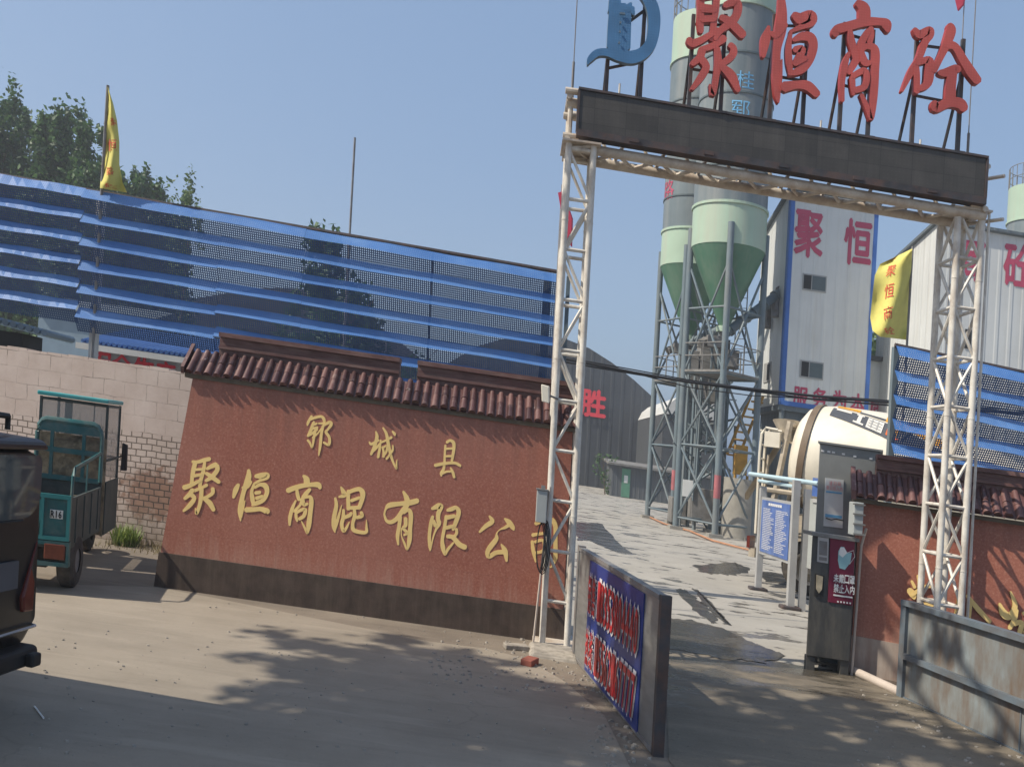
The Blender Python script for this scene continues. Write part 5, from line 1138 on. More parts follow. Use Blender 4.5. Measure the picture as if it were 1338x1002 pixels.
for x in (.35, .72): mb.path([(x, .02, 1.0), (x, .02, 2.6), (x, .04, 3.0), (x, .12, 3.12), (x, .35, 3.1)], .028, 6)
for k in range(8): mb.tube((.35, .02, 1.1 + .28*k), (.72, .02, 1.1 + .28*k), .022, 5)
mb.box((.32, .02, 2.12), (.80, .5, 2.17)); mb.box((.62, .1, 2.75), (.74, .4, 3.05)); mb.build('ladder', MAT['cream'], tk, smooth=2)
mb = mbt(); mb.box((-.45, .05, 1.15), (.30, .22, 1.62)); mb.tube((.38, .12, 2.6), (.45, .05, 1.3), .035, 6); mb.build('water_tank', MAT['cream_dirty'], tk)
def wheel(x, y):
    mb = MB(); c_ = T_(x, y, .52); axv = T_.r * (1 if x > 0 else -1)
    mb.lathe(c_, axv, [(-.30, .30), (-.30, .46), (-.24, .52), (.0, .53), (.10, .52), (.16, .46), (.16, .30)], 28); w = mb.build('wheel', MAT['tyre'], tk, smooth=2)
    mb = MB(); mb.lathe(c_, axv, [(-.1, .0), (-.1, .31), (.17, .31), (.15, .27), (.02, .25), (.04, .12), (.14, .1), (.14, 0)], 24); sub(mb, 'rim', MAT['cream_dirty'], w, tk, 2)
for y in (1.15, 2.45, 6.6):
    for x in (-.95, .95): wheel(x, y)
mb = mbt()
for x in (-.95, .95):
    for y in (1.15, 2.45):
        pts = [(y + .66 * math.cos(a), .52 + .66 * math.sin(a)) for a in [math.pi * (.08 + .84 * i / 10) for i in range(11)]]
        for (ya, za), (yb2, zb2) in zip(pts, pts[1:]): mb.hexa([(x-.28, ya, za), (x+.28, ya, za), (x+.28, yb2, zb2), (x-.28, yb2, zb2), (x-.28, ya, za+.02), (x+.28, ya, za+.02), (x+.28, yb2, zb2+.02), (x-.28, yb2, zb2+.02)])
mb.build('mudguard', MAT['cream_dirty'], tk)
mb = mbt(); mb.box((.72, -.04, .72), (1.12, .02, .95)); mb.build('tail_lamp', MAT['lamp_red'], tk)
mb = mbt(); mb.prism([(-1.22, 5.7, .8), (-1.22, 7.9, .8), (-1.22, 7.95, 1.7), (-1.22, 7.7, 2.75), (-1.22, 5.75, 2.85)], (2.44, 0, 0)); mb.build('cab', MAT['cream'], tk)
mb = mbt(); mb.box((1.22, 6.5, 1.75), (1.235, 7.45, 2.5)); mb.build('cab_window', MAT['dark_glass'], tk)

# ================================================================== CARGO TRICYCLE
cr = Vector((-4.08, 8.22, 0)); fw = Vector((-.26, .966, 0)); rt = Vector((.966, .26, 0))
C_ = Frame(cr - rt * .333, fw); C_.r = C_.r * .64
tc = thing('cargo_tricycle', tuple(C_.o), 'dusty teal cargo tricycle with a film-sided cab, parked against the whitewashed wall', 'tricycle')
def mbc(): return MB(C_)
mb = mbc(); mb.box((-.52, .0, .42), (.52, 1.45, .46)); mb.box((-.52, .02, .46), (-.49, 1.45, .90)); mb.box((.49, .02, .46), (.52, 1.45, .90)); mb.box((-.52, 1.42, .461), (.52, 1.45, .95))
for y in (.2, .55, .9, 1.25): mb.box((.521, y, .46), (.535, y + .04, .88))
mb.build('cargo_bed', MAT['teal_dark'], tc)
mb = mbc(); mb.box((-.52, -.02, .50), (.52, .018, .92)); tg = mb.build('tailgate', MAT['teal'], tc)
mb = mbc()
for (x0, x1, z0, z1) in ((-.52, .52, .885, .925), (-.52, .52, .50, .535), (-.52, -.48, .536, .884), (.475, .52, .536, .884), (-.20, -.16, .536, .884), (.13, .17, .536, .884)): mb.box((x0, -.045, z0), (x1, -.021, z1))
sub(mb, 'rail', MAT['teal_light'], tg, tc)
for q_ in ([(.02, -.04, .56), (.10, -.04, .56), (.16, -.04, .86), (.10, -.04, .86)], [(-.42, -.04, .56), (-.36, -.04, .56), (-.26, -.04, .86), (-.32, -.04, .86)]): mb = mbc(); mb.prism(q_, (0, .018, 0)); sub(mb, 'brace', MAT['teal_light'], tg, tc)
mb = mbc(); mb.box((.25, -.03, .70), (.42, -.023, .78)); sub(mb, 'number_patch', MAT['paper'], tg, tc)
tx = MB()
for k, ch in enumerate('R16'): tx.glyph(ch, C_(.285 + .05*k, -.034, .74), C_.r * .06, Vector((0, 0, .065)), -C_.f, .04)
sub(tx, 'number', MAT['black_plastic'], tg, tc)
mb = mbc(); mb.box((-.53, -.05, .26), (.53, .03, .30)); mb.box((-.53, -.05, .455), (.53, .03, .49)); 
for x in (-.53, -.02, .49): mb.box((x, -.045, .301), (x + .04, .02, .454))
mb.build('rear_bumper', MAT['teal'], tc)
for x in (-.46, .20):
    mb = mbc(); mb.box((x, -.055, .325), (x + .28, -.01, .468)); bevel(mb.build('tail_lamp', MAT['lamp_orange'], tc), .01)
# cage guard at the front of the bed
mb = mbc(); y = 1.40
arc = [(-.5, y, .95), (-.5, y, 1.42)] + [(-.5 + .14 * (1 - math.cos(a)), y, 1.42 + .14 * math.sin(a)) for a in (R(30), R(60), R(90))] + [(.5 - .14 * (1 - math.cos(a)), y, 1.42 + .14 * math.sin(a)) for a in (R(90), R(60), R(30))] + [(.5, y, 1.42), (.5, y, .95)]
mb.path(arc, .035, 8)
mb.box((-.48, y - .02, 1.44), (.48, y + .02, 1.535)); mb.box((-.48, y - .02, 1.22), (.48, y + .02, 1.275)); mb.box((-.48, y - .02, .93), (.48, y + .02, .98))
for x in (-.27, .22): mb.box((x - .025, y - .018, .98), (x + .025, y + .018, 1.44))
mb.build('head_guard', MAT['teal'], tc, smooth=2)
mb = mbc(); mb.path([(.5, .05, .90), (.5, .06, 1.10), (.5, .14, 1.17), (.5, .8, 1.22), (.5, 1.38, 1.27)], .022, 6); mb.path([(-.5, .05, .90), (-.5, .06, 1.10), (-.5, .14, 1.17), (-.5, 1.38, 1.27)], .022, 6); mb.tube((.5, .7, .9), (.5, .7, 1.2), .015, 5); mb.build('side_rail', MAT['teal'], tc, smooth=2)
mb = mbc(); rr = random.Random(2)
for k in range(26):
    x, y, z = rr.uniform(-.42, .42), rr.uniform(.5, 1.30), rr.uniform(.5, .82); s = rr.uniform(.05, .12)
    mb.hexa([(x-s, y-s*.6, z-s*.5), (x+s, y-s*.5, z-s*.6), (x+s*.9, y+s*.5, z-s*.4), (x-s, y+s*.5, z-s*.5), (x-s*.8, y-s*.5, z+s*.4), (x+s*.8, y-s*.4, z+s*.6), (x+s*.8, y+s*.4, z+s*.5), (x-s*.9, y+s*.4, z+s*.4)])
mb.build('load', MAT['bed_load'], tc)
# cab: posts, roof, clear film
mb = mbc()
for (x, y) in ((-.52, 1.55), (.52, 1.55), (-.52, 2.35), (.52, 2.35)): mb.box((x - .018, y - .018, .35), (x + .018, y + .018, 1.80))
for z in (1.18, 1.78):
    for y in (1.55, 2.35): mb.box((-.501, y - .014, z - .014), (.501, y + .014, z + .014))
    for x in (-.52, .52): mb.box((x - .014, 1.569, z - .014), (x + .014, 2.331, z + .014))
mb.box((.30, 1.56, 1.2), (.315, 1.575, 1.77)); mb.build('cab_frame', MAT['teal_dark'], tc)
mb = mbc(); mb.box((-.56, 1.46, 1.81), (.55, 2.45, 1.855)); bevel(mb.build('roof', MAT['teal_roof'], tc), .012)
mb = mbc(); mb.poly([(-.5, 1.552, .95), (.5, 1.552, .95), (.5, 1.552, 1.765), (-.5, 1.552, 1.765)]); mb.poly([(.521, 1.57, .95), (.521, 2.33, .95), (.521, 2.33, 1.765), (.521, 1.57, 1.765)]); mb.poly([(-.521, 1.57, .95), (-.521, 2.33, .95), (-.521, 2.33, 1.765), (-.521, 1.57, 1.765)]); mb.poly([(-.5, 2.352, .95), (.5, 2.352, .95), (.5, 2.352, 1.765), (-.5, 2.352, 1.765)]); mb.build('film_window', MAT['film'], tc)
mb = mbc(); mb.box((.54, 1.56, .36), (.555, 2.34, .95)); mb.box((-.555, 1.56, .36), (-.54, 2.34, .95)); mb.box((-.3, 2.37, .5), (.3, 2.42, 1.1)); mb.build('cab_panel', MAT['teal_dark'], tc)
mb = mbc(); mb.box((-.54, 1.53, .36), (.54, 1.548, 1.42)); mb.build('back_sheet', MAT['bed_load'], tc)
mb = mbc(); mb.box((-.30, 2.0, 1.2), (-.18, 2.02, 1.78)); mb.build('windscreen_pillar', MAT['grey_steel'], tc)
mb = mbc(); mb.tube((.58, 2.2, 1.2), (.70, 2.1, 1.25), .012, 5); mb.hexa([(.66, 2.02, 1.06), (.75, 2.05, 1.06), (.75, 2.12, 1.06), (.66, 2.1, 1.06), (.67, 2.0, 1.38), (.75, 2.03, 1.36), (.75, 2.1, 1.36), (.67, 2.08, 1.38)]); bevel(mb.build('mirror', MAT['black_plastic'], tc), .012)
for x in (-.42, .42):
    mb = MB(); c_ = C_(x, .38, .26); mb.lathe(c_, C_.r, [(-.07, .12), (-.075, .22), (-.05, .26), (.05, .26), (.075, .22), (.07, .12)], 24); w = mb.build('wheel', MAT['tyre'], tc, smooth=2)
    mb = MB(); mb.lathe(c_, C_.r, [(-.04, 0), (-.06, .125), (.06, .125), (.04, 0)], 16); sub(mb, 'rim', MAT['grey_steel'], w, tc, 2)
mb = MB(); c_ = C_(0, 2.62, .25); mb.lathe(c_, C_.r, [(-.05, .12), (-.055, .21), (-.035, .25), (.035, .25), (.055, .21), (.05, .12)], 24); w = mb.build('wheel', MAT['tyre'], tc, smooth=2)
mb = mbc(); mb.tube((-.42, .38, .26), (.42, .38, .26), .04, 8); mb.box((-.1, .3, .18), (.12, .48, .36)); mb.tube((0, 2.62, .25), (0, 2.35, 1.1), .035, 6); mb.box((-.3, .2, .36), (-.24, 2.4, .41)); mb.box((.24, .2, .36), (.3, 2.4, .41)); mb.build('axle', MAT['black_plastic'], tc)

# ================================================================== BLACK ENCLOSED THREE-WHEELER AT THE LEFT EDGE
vr = Vector((-2.84, 5.32, 0)); vf = Vector((-.995, .09, 0)); vrt = Vector((.09, .995, 0))
V_ = Frame(vr - vrt * .60, vf)
vn = thing('enclosed_trike', tuple(V_.o), 'shiny black enclosed three-wheeler cut off by the left edge of the picture, seen from behind', 'three-wheeler')
def mbv(): return MB(V_)
def section(w, z0, z1, r, y, wt=1.0):
    pts = []
    for (cx, cz, a0) in ((w - r*.5, z0 + r*.5, -90), (w*wt - r, z1 - r, 0), (-w*wt + r, z1 - r, 90), (-w + r*.5, z0 + r*.5, 180)):
        rr_ = r if cz > (z0+z1)/2 else r*.5
        for k in range(6): a = R(a0 + 90 * k / 5); pts.append((cx + rr_ * math.cos(a), y, cz + rr_ * math.sin(a)))
    return pts
mb = mbv()
secs = [section(.575, .48, 1.50, .10, -.03, .97), section(.59, .36, 1.53, .13, .03, .96), section(.60, .34, 1.56, .14, .12, .93), section(.60, .34, 1.58, .15, 1.2, .93), section(.58, .36, 1.56, .15, 2.0, .92), section(.52, .40, 1.2, .15, 2.5, .8)]
ids = [[mb.P(p) for p in s] for s in secs]
for A, B in zip(ids, ids[1:]):
    for k in range(len(A)): mb.face((A[k], A[(k+1) % len(A)], B[(k+1) % len(A)], B[k]))
mb.face(ids[0][::-1]); mb.face(ids[-1]); mb.build('body', MAT['van_black'], vn, smooth=2)
mb = mbv(); mb.hexa([(-.60, -.08, 1.52), (.60, -.08, 1.52), (.58, 2.1, 1.55), (-.58, 2.1, 1.55), (-.56, -.05, 1.585), (.56, -.05, 1.585), (.5, 2.0, 1.64), (-.5, 2.0, 1.64)]); bevel(mb.build('roof', MAT['van_red'], vn), .04, 3)
def rounded(x0, x1, z0, z1, r, y, rbr=None):
    pts = []
    for (cx, cz, a0, q) in ((x1 - (rbr or r), z0 + (rbr or r), -90, rbr or r), (x1 - r, z1 - r, 0, r), (x0 + r, z1 - r, 90, r), (x0 + r, z0 + r, 180, r)):
        for k in range(6): a = R(a0 + 90 * k / 5); pts.append((cx + q * math.cos(a), y, cz + q * math.sin(a)))
    return pts
mb = mbv(); mb.prism(rounded(-.50, .545, 1.12, 1.49, .05, -.045, .15), (0, .012, 0)); wnd = mb.build('rear_window', MAT['van_glass'], vn)
mb = mbv(); mb.tube((-.50, -.05, 1.11), (.38, -.05, 1.11), .008, 5); sub(mb, 'seal', MAT['black_plastic'], wnd, vn)
for s in (-1, 1):
    mb = mbv(); mb.prism([(s*.598, .0, 1.0), (s*.55, -.045, .97), (s*.42, -.055, .66), (s*.43, -.055, .57), (s*.54, -.045, .56), (s*.605, .0, .78)], (0, .06, 0)); bevel(mb.build('tail_lamp', MAT['lamp_red'], vn), .012)
mb = mbv(); mb.box((-.02, -.05, .72), (.37, -.033, .88)); pl = mb.build('number_plate', MAT['decal_grey'], vn)
mb = mbv(); mb.path([(-.56, -.045, .47), (0, -.06, .47), (.56, -.045, .47), (.60, .05, .47)], .009, 5); mb.build('chrome_strip', MAT['silver'], vn)
mb = mbv(); mb.box((-.58, -.07, .24), (.58, .10, .36)); bevel(mb.build('bumper', MAT['black_plastic'], vn), .035, 3)
mb = mbv()
for x in (-.52, .44): mb = mbv(); mb.box((x, -.12, .25), (x + .09, -.065, .33)); bevel(mb.build('bumper_stop', MAT['black_plastic'], vn), .015)

for x in (-.47, .30):
    mb = MB(); c_ = V_(x, .35, .25); mb.lathe(c_, V_.r, [(-.07, .12), (-.075, .21), (-.05, .25), (.05, .25), (.075, .21), (.07, .12)], 24); mb.build('wheel', MAT['tyre'], vn, smooth=2)
mb = MB(); c_ = V_(0, 2.5, .25); mb.lathe(c_, V_.r, [(-.05, .12), (-.055, .21), (-.035, .25), (.035, .25), (.055, .21), (.05, .12)], 20); mb.build('wheel', MAT['tyre'], vn, smooth=2)
mb = mbv(); mb.box((-.30, .15, 1.66), (.30, .45, 1.95)); rb = mb.build('roof_box', MAT['black_plastic'], vn); bevel(rb, .05, 3)
mb = mbv(); mb.path([(-.45, .1, 1.62), (-.45, .1, 1.70), (.42, .1, 1.70), (.42, .1, 1.62)], .018, 6); mb.path([(.42, .1, 1.70), (.42, 1.8, 1.72)], .018, 6); mb.path([(-.45, .1, 1.70), (-.45, 1.8, 1.72)], .018, 6); mb.build('roof_rack', MAT['black_plastic'], vn)

# ================================================================== FLAGS
def flag(label, outline, Y, pole, text, wave, tcol, bulge=.25):
    """outline: list of (left px, right px) pairs from top to bottom"""
    pb_, pt_ = FP(*pole[1], Y), FP(*pole[0], Y)
    th = thing('banner_flag', tuple((pb_.x, Y, 0)), label, 'flag')
    mb = MB(); mb.tube((pb_.x, Y, 0), (pt_.x, Y, pt_.z), .022, 6); mb.build('pole', MAT['grey_steel'], th)
    n, m = len(outline) - 1, 12; ids = []
    mb = MB(); sub_ = 3
    rows = []
    for i in range(n):
        for k in range(sub_):
            t = k / sub_; rows.append(tuple((outline[i][q][0] * (1-t) + outline[i+1][q][0] * t, outline[i][q][1] * (1-t) + outline[i+1][q][1] * t) for q in (0, 1)))
    rows.append(outline[-1])
    def depth(s, r): return Y + .02 + bulge * math.sin(s * wave + r * 4.2) * (.25 + .75 * min(1, s)) + .06 * math.sin(r * 11 + s * 5)
    def pt(s, r):
        i = r * (len(rows) - 1); a = int(min(i, len(rows) - 2)); t = i - a
        l = tuple(rows[a][0][q] * (1-t) + rows[a+1][0][q] * t for q in (0, 1)); g_ = tuple(rows[a][1][q] * (1-t) + rows[a+1][1][q] * t for q in (0, 1))
        return FP(l[0] + (g_[0] - l[0]) * s, l[1] + (g_[1] - l[1]) * s, depth(s, r))
    for j in range(len(rows)): ids.append([mb.P(pt(k / m, j / (len(rows) - 1))) for k in range(m + 1)])
    for j in range(len(rows) - 1):
        for k in range(m): mb.face((ids[j][k], ids[j][k+1], ids[j+1][k+1], ids[j+1][k]))
    cl = mb.build('cloth', MAT['yellow_cloth'], th, smooth=1)
    tx = MB()
    for ch, s, r, w, h in text:
        gv, gf = glyph(ch); i0 = [tx.P(pt(min(.99, max(.01, s + x * w)), min(.995, max(.005, r - y * h))) + Vector((0, -.02, 0))) for x, y in gv]
        for f in gf: tx.face([i0[q] for q in f])
    sub(tx, 'lettering', tcol, cl, th)
flag('yellow feather flag with red characters, standing on the blue dust screen at the left', [((140, 114), (141, 114)), ((138.5, 140), (148, 136)), ((137, 160), (153, 158)), ((135, 185), (156, 185)), ((133, 215), (156, 215)), ((131.5, 235), (160, 238)), ((130.5, 246), (166, 252))], 12.75,
     ((141, 112), (131, 250)), [('聚', .78, .34, .55, .075), ('恒', .60, .53, .55, .09), ('商', .52, .74, .5, .09), ('砼', .45, .93, .5, .08)], 5.0, MAT['red_print'], .12)
flag('yellow rectangular flag with red characters flying beside the white plant building', [((1165, 338), (1192, 325)), ((1150, 345), (1191.6, 333)), ((1143, 360), (1191, 348)), ((1140, 385), (1189, 372)), ((1137, 415), (1187, 400)), ((1140, 432), (1185.5, 425)), ((1150, 440), (1184, 444))], 16.0,
     ((1192.5, 322), (1184, 446)), [('中', .32, .13, .22, .07), ('聚', .42, .31, .25, .14), ('恒', .43, .50, .25, .12), ('商', .45, .68, .25, .12), ('砼', .45, .88, .28, .12)], 4.5, MAT['red_print'], .28)
for i, (pts, lab) in enumerate((([(1246, -8), (1262, -12), (1258, 6), (1251, 14)], 'tip of a pink pennant hanging in the sky above the last red character'),)):
    p = [FP(x, y, 14) for x, y in pts]; t = thing('pennant', (p[0].x, 14, 0), lab, 'flag')
    mb = MB(); mb.prism([tuple(q) for q in p], (.03, .02, 0)); mb.build('cloth', MAT['pink_cloth'], t)
    mb = MB(); mb.tube((p[1].x, 14.03, 0), (p[1].x, 14.03, p[1].z + 1), .008, 6); mb.build('pole', MAT['grey_steel'], t)
p = [FP(x, y, 12) for x, y in ((729, 252), (735, 250), (747, 285), (746, 322), (741, 312), (733, 275))]
t = thing('pennant', (p[0].x, 12, 0), 'narrow dark pink pennant half hidden behind the left lattice tower', 'flag')
mb = MB(); mb.prism([tuple(q) for q in p], (.02, .03, 0)); mb.build('cloth', MAT['pink_cloth'], t)
mb = MB(); mb.tube((p[1].x, 12.04, 0), (p[1].x, 12.04, p[1].z + .1), .02, 6); mb.build('pole', MAT['grey_steel'], t)

# mast and cables
a, b = FP(463, 180, 20), FP(457, 306, 20)
mb = MB(); mb.tube((b.x, 20, 0), (b.x, 20, b.z), .04, 8); mb.tube((b.x, 20, b.z), (b.x, 20, a.z), .025, 6); mb.build('mast', MAT['grey_steel'], None, label='thin bare metal mast standing up behind the blue dust screen', cat='mast')
cb = thing('cable_bundle', FP(745, 470, 20), 'sagging black cable bundle strung across the yard in front of the silos', 'cables')
px = [(700, 462), (760, 473), (830, 487), (900, 499), (980, 508), (1060, 517), (1165, 526), (1338, 540), (1500, 550)]
for k, (dy, r, am) in enumerate(((0, .036, 0), (2.5, .024, 2), (-2, .016, 1.5), (4, .014, 5))):
    mb = MB(); mb.path([FP(x, y + dy + am * math.sin(i * 1.3 + k), 21) for i, (x, y) in enumerate(px)], r, 6); mb.build('cable', MAT['cable'], cb, smooth=2)

# ================================================================== TREES AND PLANTS
def leaves(mb, cx, cy, cz, rx, ry, rz, n, size, clumps, rnd, core=.35, up=.3):
    cl = []
    for _ in range(clumps):
        while True:
            a = Vector((rnd.uniform(-1, 1), rnd.uniform(-1, 1), rnd.uniform(-1, 1)))
            if core < a.length < 1: break
        cl.append((a, rnd.uniform(.16, .34)))
    for k in range(n):
        a, r = cl[k % clumps]; b = Vector((rnd.gauss(0, .5), rnd.gauss(0, .5), rnd.gauss(0, .5))) * r + a
        p = Vector((cx + b.x * rx, cy + b.y * ry, cz + b.z * rz)); s = size * rnd.uniform(.6, 1.3)
        d = Vector((rnd.gauss(0, 1), rnd.gauss(0, 1), rnd.gauss(0, 1) + up)).normalized(); q = d.orthogonal().normalized(); q.rotate(Matrix.Rotation(rnd.uniform(0, 6.28), 3, d)); w = d.cross(q)
        mb.poly([p - q*s*.5, p - w*s*.32 + d*s*.06, p + q*s*.55, p + w*s*.32 + d*s*.06])
def tree(label, base, H, rx, z0, n, size, mat='leaf', clumps=34, seed=1, lobes=None, group=None, trunk=.16):
    rnd = random.Random(seed); t = thing('tree', base, label, 'tree', group); x, y, _ = base
    mb = MB(); top = Vector((x + rnd.uniform(-.3, .3), y, H * .82)); mid = Vector((x + rnd.uniform(-.15, .15), y, H * .4))
    mb.tube(base, mid, trunk, 8, trunk * .75, False); mb.tube(mid, top, trunk * .75, 8, trunk * .25)
    for k in range(9):
        f = rnd.uniform(.3, .95); p = mid.lerp(top, f); a = rnd.uniform(0, 6.28); L_ = rx * rnd.uniform(.5, .95)
        mb.tube(p, p + Vector((math.cos(a) * L_, math.sin(a) * L_, L_ * rnd.uniform(.3, .9))), trunk * .3, 5, trunk * .08)
    mb.build('trunk', MAT['bark'], t, smooth=2)
    mb = MB()
    for (dx, dy, f0, f1, rr_, share) in (lobes or [(0, 0, 0, 1, 1, 1)]):
        za, zb = z0 + (H - z0) * f0, z0 + (H - z0) * f1
        leaves(mb, x + dx, y + dy, (za + zb) / 2, rx * rr_, rx * rr_, (zb - za) / 2, int(n * share), size, max(4, int(clumps * share)), rnd)
    mb.build('crown', MAT[mat], t)
    return t
pop = lambda rnd: [(rnd.uniform(-.3, .3), rnd.uniform(-.3, .3), 0, .62, 1.1, .5), (rnd.uniform(-.6, .6), 0, .3, .85, .72, .28), (rnd.uniform(-.3, .3), 0, .58, 1.0, .42, .22)]
row = [(-22, 128), (8, 122), (42, 150), (74, 150), (100, 150), (127, 168), (166, 214), (188, 232), (205, 243), (232, 262)]
labs = ['dark poplar at the far left edge, cut by the picture', 'tallest dark poplar, second from the left edge behind the dust screen', 'dark poplar with a lower crown, third from the left', 'dark poplar in the middle of the left clump', 'dark poplar left of the yellow feather flag', 'dark poplar directly behind the yellow feather flag',
        'shorter poplar just right of the yellow feather flag', 'low poplar second to the right of the yellow feather flag', 'low poplar tip right of the feather flag, barely above the screen', 'poplar seen only through the blue screen mesh, right of the left clump']
for i, ((px_, py_), lab) in enumerate(zip(row, labs)):
    Y = 44 + (i * 7 % 5); p = FP(px_, py_, Y); rnd = random.Random(40 + i)
    tree(lab, (p.x, Y, 0), p.z + .3, 2.5 if i < 6 else 1.6, 2.0, 11000, .29, clumps=140, seed=i + 3, lobes=pop(rnd), group='poplars behind the dust screen')
p = FP(247, 222, 40); tree('slender pale green sapling top poking above the dust screen', (p.x, 40, 0), p.z, .75, 6.0, 700, .20, 'leaf_light', 22, 77, trunk=.07)
p = FP(424, 290, 38); tree('bushy tree seen through the middle of the blue dust screen', (p.x + .6, 38, 0), p.z, 1.8, 2.0, 4200, .32, clumps=70, seed=21, lobes=[(0, 0, 0, .8, 1.15, .7), (-.5, 0, .5, 1, .45, .3)])
p = FP(455, 380, 36); tree('low dark tree between the two trees behind the dust screen', (p.x, 36, 0), p.z + .5, 1.5, 1.0, 1600, .30, clumps=40, seed=24)
p = FP(1160, 436, 42); tree('bright green tree behind the annexe under the yellow flag', (p.x, 42, 0), p.z + .4, 1.7, 2.5, 2200, .32, 'leaf_light', 40, 23)
for i in range(4):
    p = FP((300, 345, 385, 540)[i], (420, 440, 452, 450)[i], 50); tree(['low shrubby tree behind the dust screen, left of the middle', 'second low shrubby tree behind the dust screen, left of the middle', 'third low shrubby tree behind the dust screen, near its middle', 'low shrubby tree behind the dust screen, right of the middle'][i], (p.x, 50, 0), p.z, 2.0, .8, 1300, .36, clumps=36, seed=60 + i)
p = GP(768, 636); tree('thin grey green bush at the foot of the hangar wall', (p.x, 60, 0), 3.0, 1.0, .1, 200, .22, 'leaf', 16, 31, trunk=.05)
# roadside trees standing outside the picture, left of and behind the camera: they throw the leaf shade on the road
def shade_tree(label, x, y, spec, seed):
    rnd = random.Random(seed); t = thing('roadside_tree', (x, y, 0), label, 'tree')
    mb = MB(); top = Vector((x + .4, y, 5.2)); mb.tube((x, y, -.2), top, .20, 10, .13)
    for (cx, cy, cz, *_r) in spec: mb.tube(top, (cx, cy, cz), .09, 7, .03)
    mb.build('trunk', MAT['bark'], t, smooth=2)
    mb = MB()
    for (cx, cy, cz, rx, ry, rz, n, cl) in spec: leaves(mb, cx, cy, cz, rx, ry, rz, int(n * 1.25), .18, cl, rnd, core=.1)
    mb.build('crown', MAT['leaf'], t)
SUNF = Vector((SUN.x, SUN.y, SUN.z + SHEAR * SUN.x))   # towards the sun, in flat coordinates, before the scene shear
def sh(px, py, z):       # where a leaf must be to shade this spot of road
    return GP(px, py) + SUNF * (z / SUNF.z)
spec = []
for (px_, py_, z, rx, n, cl) in ((480, 985, 6.4, 1.1, 900, 26), (620, 960, 7.0, 1.35, 1200, 32), (740, 985, 7.2, 1.2, 1150, 28), (580, 895, 7.4, 1.05, 900, 24), (670, 915, 7.6, .95, 600, 20), (480, 862, 7.6, .95, 700, 20), (400, 950, 6.8, .7, 300, 12), (440, 920, 7.0, .5, 260, 10), (760, 930, 7.4, .9, 700, 20), (350, 985, 6.4, .7, 560, 14), (285, 965, 6.4, .5, 260, 8), (200, 985, 6.2, .7, 1100, 14), (90, 985, 6.0, .8, 1500, 16), (20, 960, 6.0, .6, 900, 10), (620, 862, 7.8, .6, 260, 9)):
    q = sh(px_, py_, z); spec.append((q.x, q.y, q.z, rx, rx, rx * .6, n, cl))
shade_tree('roadside tree left of the camera whose leaves shade the road', -6.4, 1.6, spec, 90)
spec = []
for (px_, py_, z, rx, n, cl) in ((930, 990, 7.0, 1.1, 900, 18), (1040, 940, 7.2, .8, 380, 12), (1130, 995, 7.0, 1.0, 620, 16), (1260, 1010, 6.8, 1.0, 620, 16), (940, 905, 7.6, .8, 480, 13), (1100, 920, 7.4, .6, 220, 8), (1200, 960, 7.2, .6, 220, 8), (1170, 880, 7.8, .5, 150, 6), (1290, 930, 7.2, .7, 240, 8)):
    q = sh(px_, py_, z); spec.append((q.x, q.y, q.z, rx, rx, rx * .6, n, cl))
shade_tree('second roadside tree behind the camera whose leaves shade the drive', -2.6, -1.2, spec, 91)

def tuft(name, x, y, n, h, mat, seed, spread=.15, **k):
    rnd = random.Random(seed); mb = MB()
    for _ in range(n):
        a = rnd.uniform(0, 6.28); r = spread * math.sqrt(rnd.random()); px_, py_ = x + r * math.cos(a), y + r * math.sin(a); hh = h * rnd.uniform(.4, 1); w = .006 + .006 * rnd.random(); b = rnd.uniform(0, 6.28); lx, ly = math.cos(b) * hh * .5, math.sin(b) * hh * .5
        ox, oy = -math.sin(b) * w, math.cos(b) * w
        mb.poly([(px_ - ox, py_ - oy, 0), (px_ + ox, py_ + oy, 0), (px_ + lx*.5 + ox*.8, py_ + ly*.5 + oy*.8, hh*.6), (px_ + lx*.5 - ox*.8, py_ + ly*.5 - oy*.8, hh*.6)])
        mb.poly([(px_ + lx*.5 - ox*.8, py_ + ly*.5 - oy*.8, hh*.6), (px_ + lx*.5 + ox*.8, py_ + ly*.5 + oy*.8, hh*.6), (px_ + lx, py_ + ly, hh)])
    return mb.build(name, MAT[mat], None, base=(x, y, 0), **k)
q = GP(156, 722); tuft('weed_clump', q.x - .2, 11.45, 220, .30, 'grass', 1, .16, label='green weed clump at the foot of the whitewashed wall', cat='weeds')
q = GP(185, 735)
rnd = random.Random(9); mb = MB()
for _ in range(500):
    x, y = rnd.uniform(-5.2, -3.6), 11.65 - abs(rnd.gauss(0, .3)); h = rnd.uniform(.03, .14); a = rnd.uniform(0, 6.28); w = .006
    mb.poly([(x - w, y, 0), (x + w, y, 0), (x + math.cos(a)*h*.5, y + math.sin(a)*h*.5, h)])
mb.build('dry_grass', MAT['grass_dry'], None, base=(-4, 10.8, 0), kind='stuff')
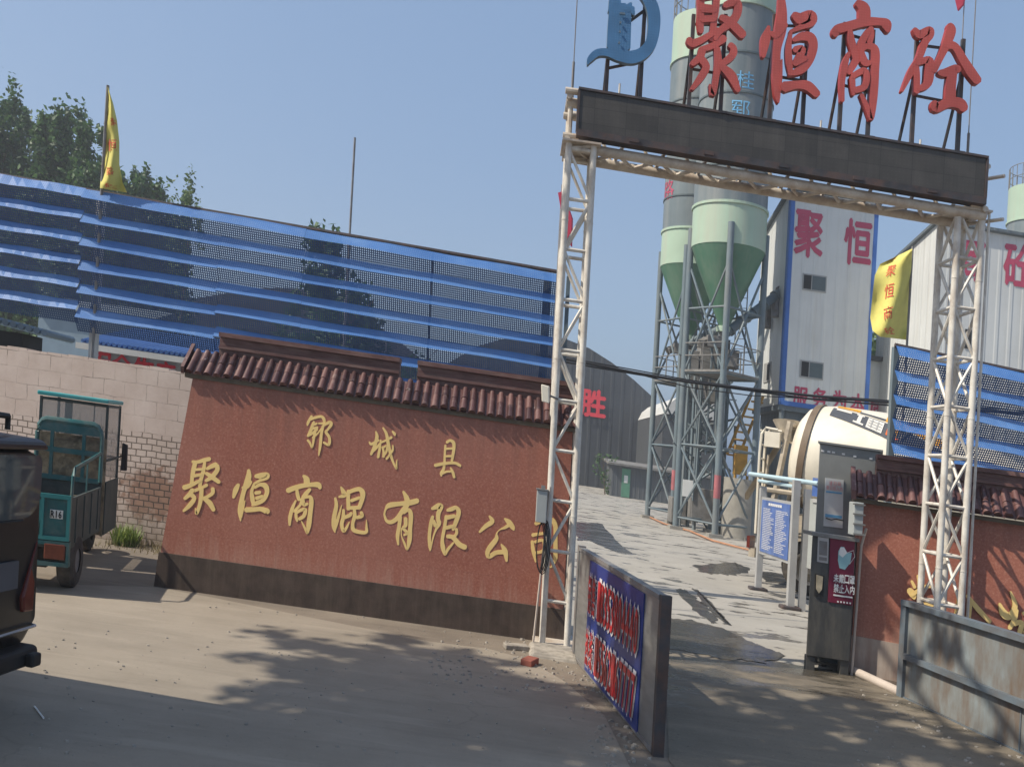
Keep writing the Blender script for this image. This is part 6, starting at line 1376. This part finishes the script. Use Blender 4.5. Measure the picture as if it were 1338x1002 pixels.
# gravel and litter
def stone(mb, x, y, s, rnd, z=0):
    top = []; n = 6; a0 = rnd.uniform(0, 6); b = [mb.P((x + s*math.cos(a0+6.283*k/n)*rnd.uniform(.7,1.1), y + s*math.sin(a0+6.283*k/n)*rnd.uniform(.6,1), z - .01)) for k in range(n)]
    t = [mb.P((x + s*.6*math.cos(a0+6.283*k/n)*rnd.uniform(.7,1.1), y + s*.6*math.sin(a0+6.283*k/n)*rnd.uniform(.6,1), z + s*rnd.uniform(.4,.8))) for k in range(n)]
    for k in range(n): mb.face((b[k], b[(k+1)%n], t[(k+1)%n], t[k]))
    mb.face(t)
rnd = random.Random(12); mb = MB()
for _ in range(520):
    if rnd.random() < .45: q = GP(rnd.uniform(560, 760), rnd.uniform(835, 905)); s = rnd.uniform(.006, .028)
    elif rnd.random() < .5: q = GP(rnd.uniform(760, 850), rnd.uniform(880, 1000)); s = rnd.uniform(.006, .03)
    else: q = GP(rnd.uniform(1120, 1338), rnd.uniform(895, 1000)); s = rnd.uniform(.006, .03)
    stone(mb, q.x, q.y, s, rnd)
mb.build('gravel', MAT['stone'], None, base=(1, 8, 0), kind='stuff')
mb = MB()
for _ in range(260):
    q = GP(rnd.uniform(30, 760), rnd.uniform(785, 990)); stone(mb, q.x, q.y, rnd.choice((.004, .006, .008, .012, .016)), rnd, .004)
mb.build('grit', MAT['stone'], None, base=(-1, 7, 0), kind='stuff')
q = GP(692, 868); mb = MB(); F_ = Frame((q.x, q.y, 0), (.4, 1)); mb.F = F_; mb.box((-.055, -.1, 0), (.055, .1, .06)); bevel(mb.build('brick', MAT['brick_red'], None, base=tuple(F_.o), label='broken red brick lying by the left gate tower foot', cat='brick'), .008)
q = GP(674, 848); mb = MB(); mb.F = Frame((q.x, q.y, 0), (-.3, 1)); mb.box((-.12, -.06, 0), (.12, .06, .05)); bevel(mb.build('brick', MAT['stone'], None, base=tuple(mb.F.o), label='grey brick half buried beside the left gate tower foot', cat='brick'), .008)
q = GP(690, 860); mb = MB(); F_ = Frame((q.x, q.y + .1, 0), (0, 1)); mb.F = F_; mb.hexa([(.0, -.02, -.03), (.5, -.06, -.03), (.5, .5, -.03), (.0, .5, -.03), (.03, .0, .05), (.46, -.02, .05), (.47, .45, .06), (.03, .45, .06)]); bevel(mb.build('footing_slab', MAT['stone'], None, base=tuple(F_.o), label='rough concrete footing under the left gate tower', cat='footing'), .03)
q = GP(45, 925); mb = MB(); mb.tube((q.x, q.y, .012), (q.x + .14, q.y - .16, .010), .005, 5); mb.build('straw_stick', MAT['paper'], None, label='white plastic stick lying on the shaded road at the lower left', cat='litter')
# haze: even pale air round the whole site
hm = bpy.data.materials.new('haze'); hm.use_nodes = True; hn = hm.node_tree
hn.nodes.remove(hn.nodes['Principled BSDF'])
pv = hn.nodes.new('ShaderNodeVolumePrincipled'); pv.inputs['Color'].default_value = (.86, .90, .96, 1); pv.inputs['Density'].default_value = .0019; pv.inputs['Anisotropy'].default_value = .2
hn.links.new(pv.outputs[0], hn.nodes['Material Output'].inputs['Volume'])
mb = MB(); mb.box((-60, -30, -12), (70, 140, 34)); hz_ = mb.build('haze', hm, None, base=(0, 0, 0), kind='stuff')
for o in list(bpy.data.objects):
    if '_b' in o: del o['_b']
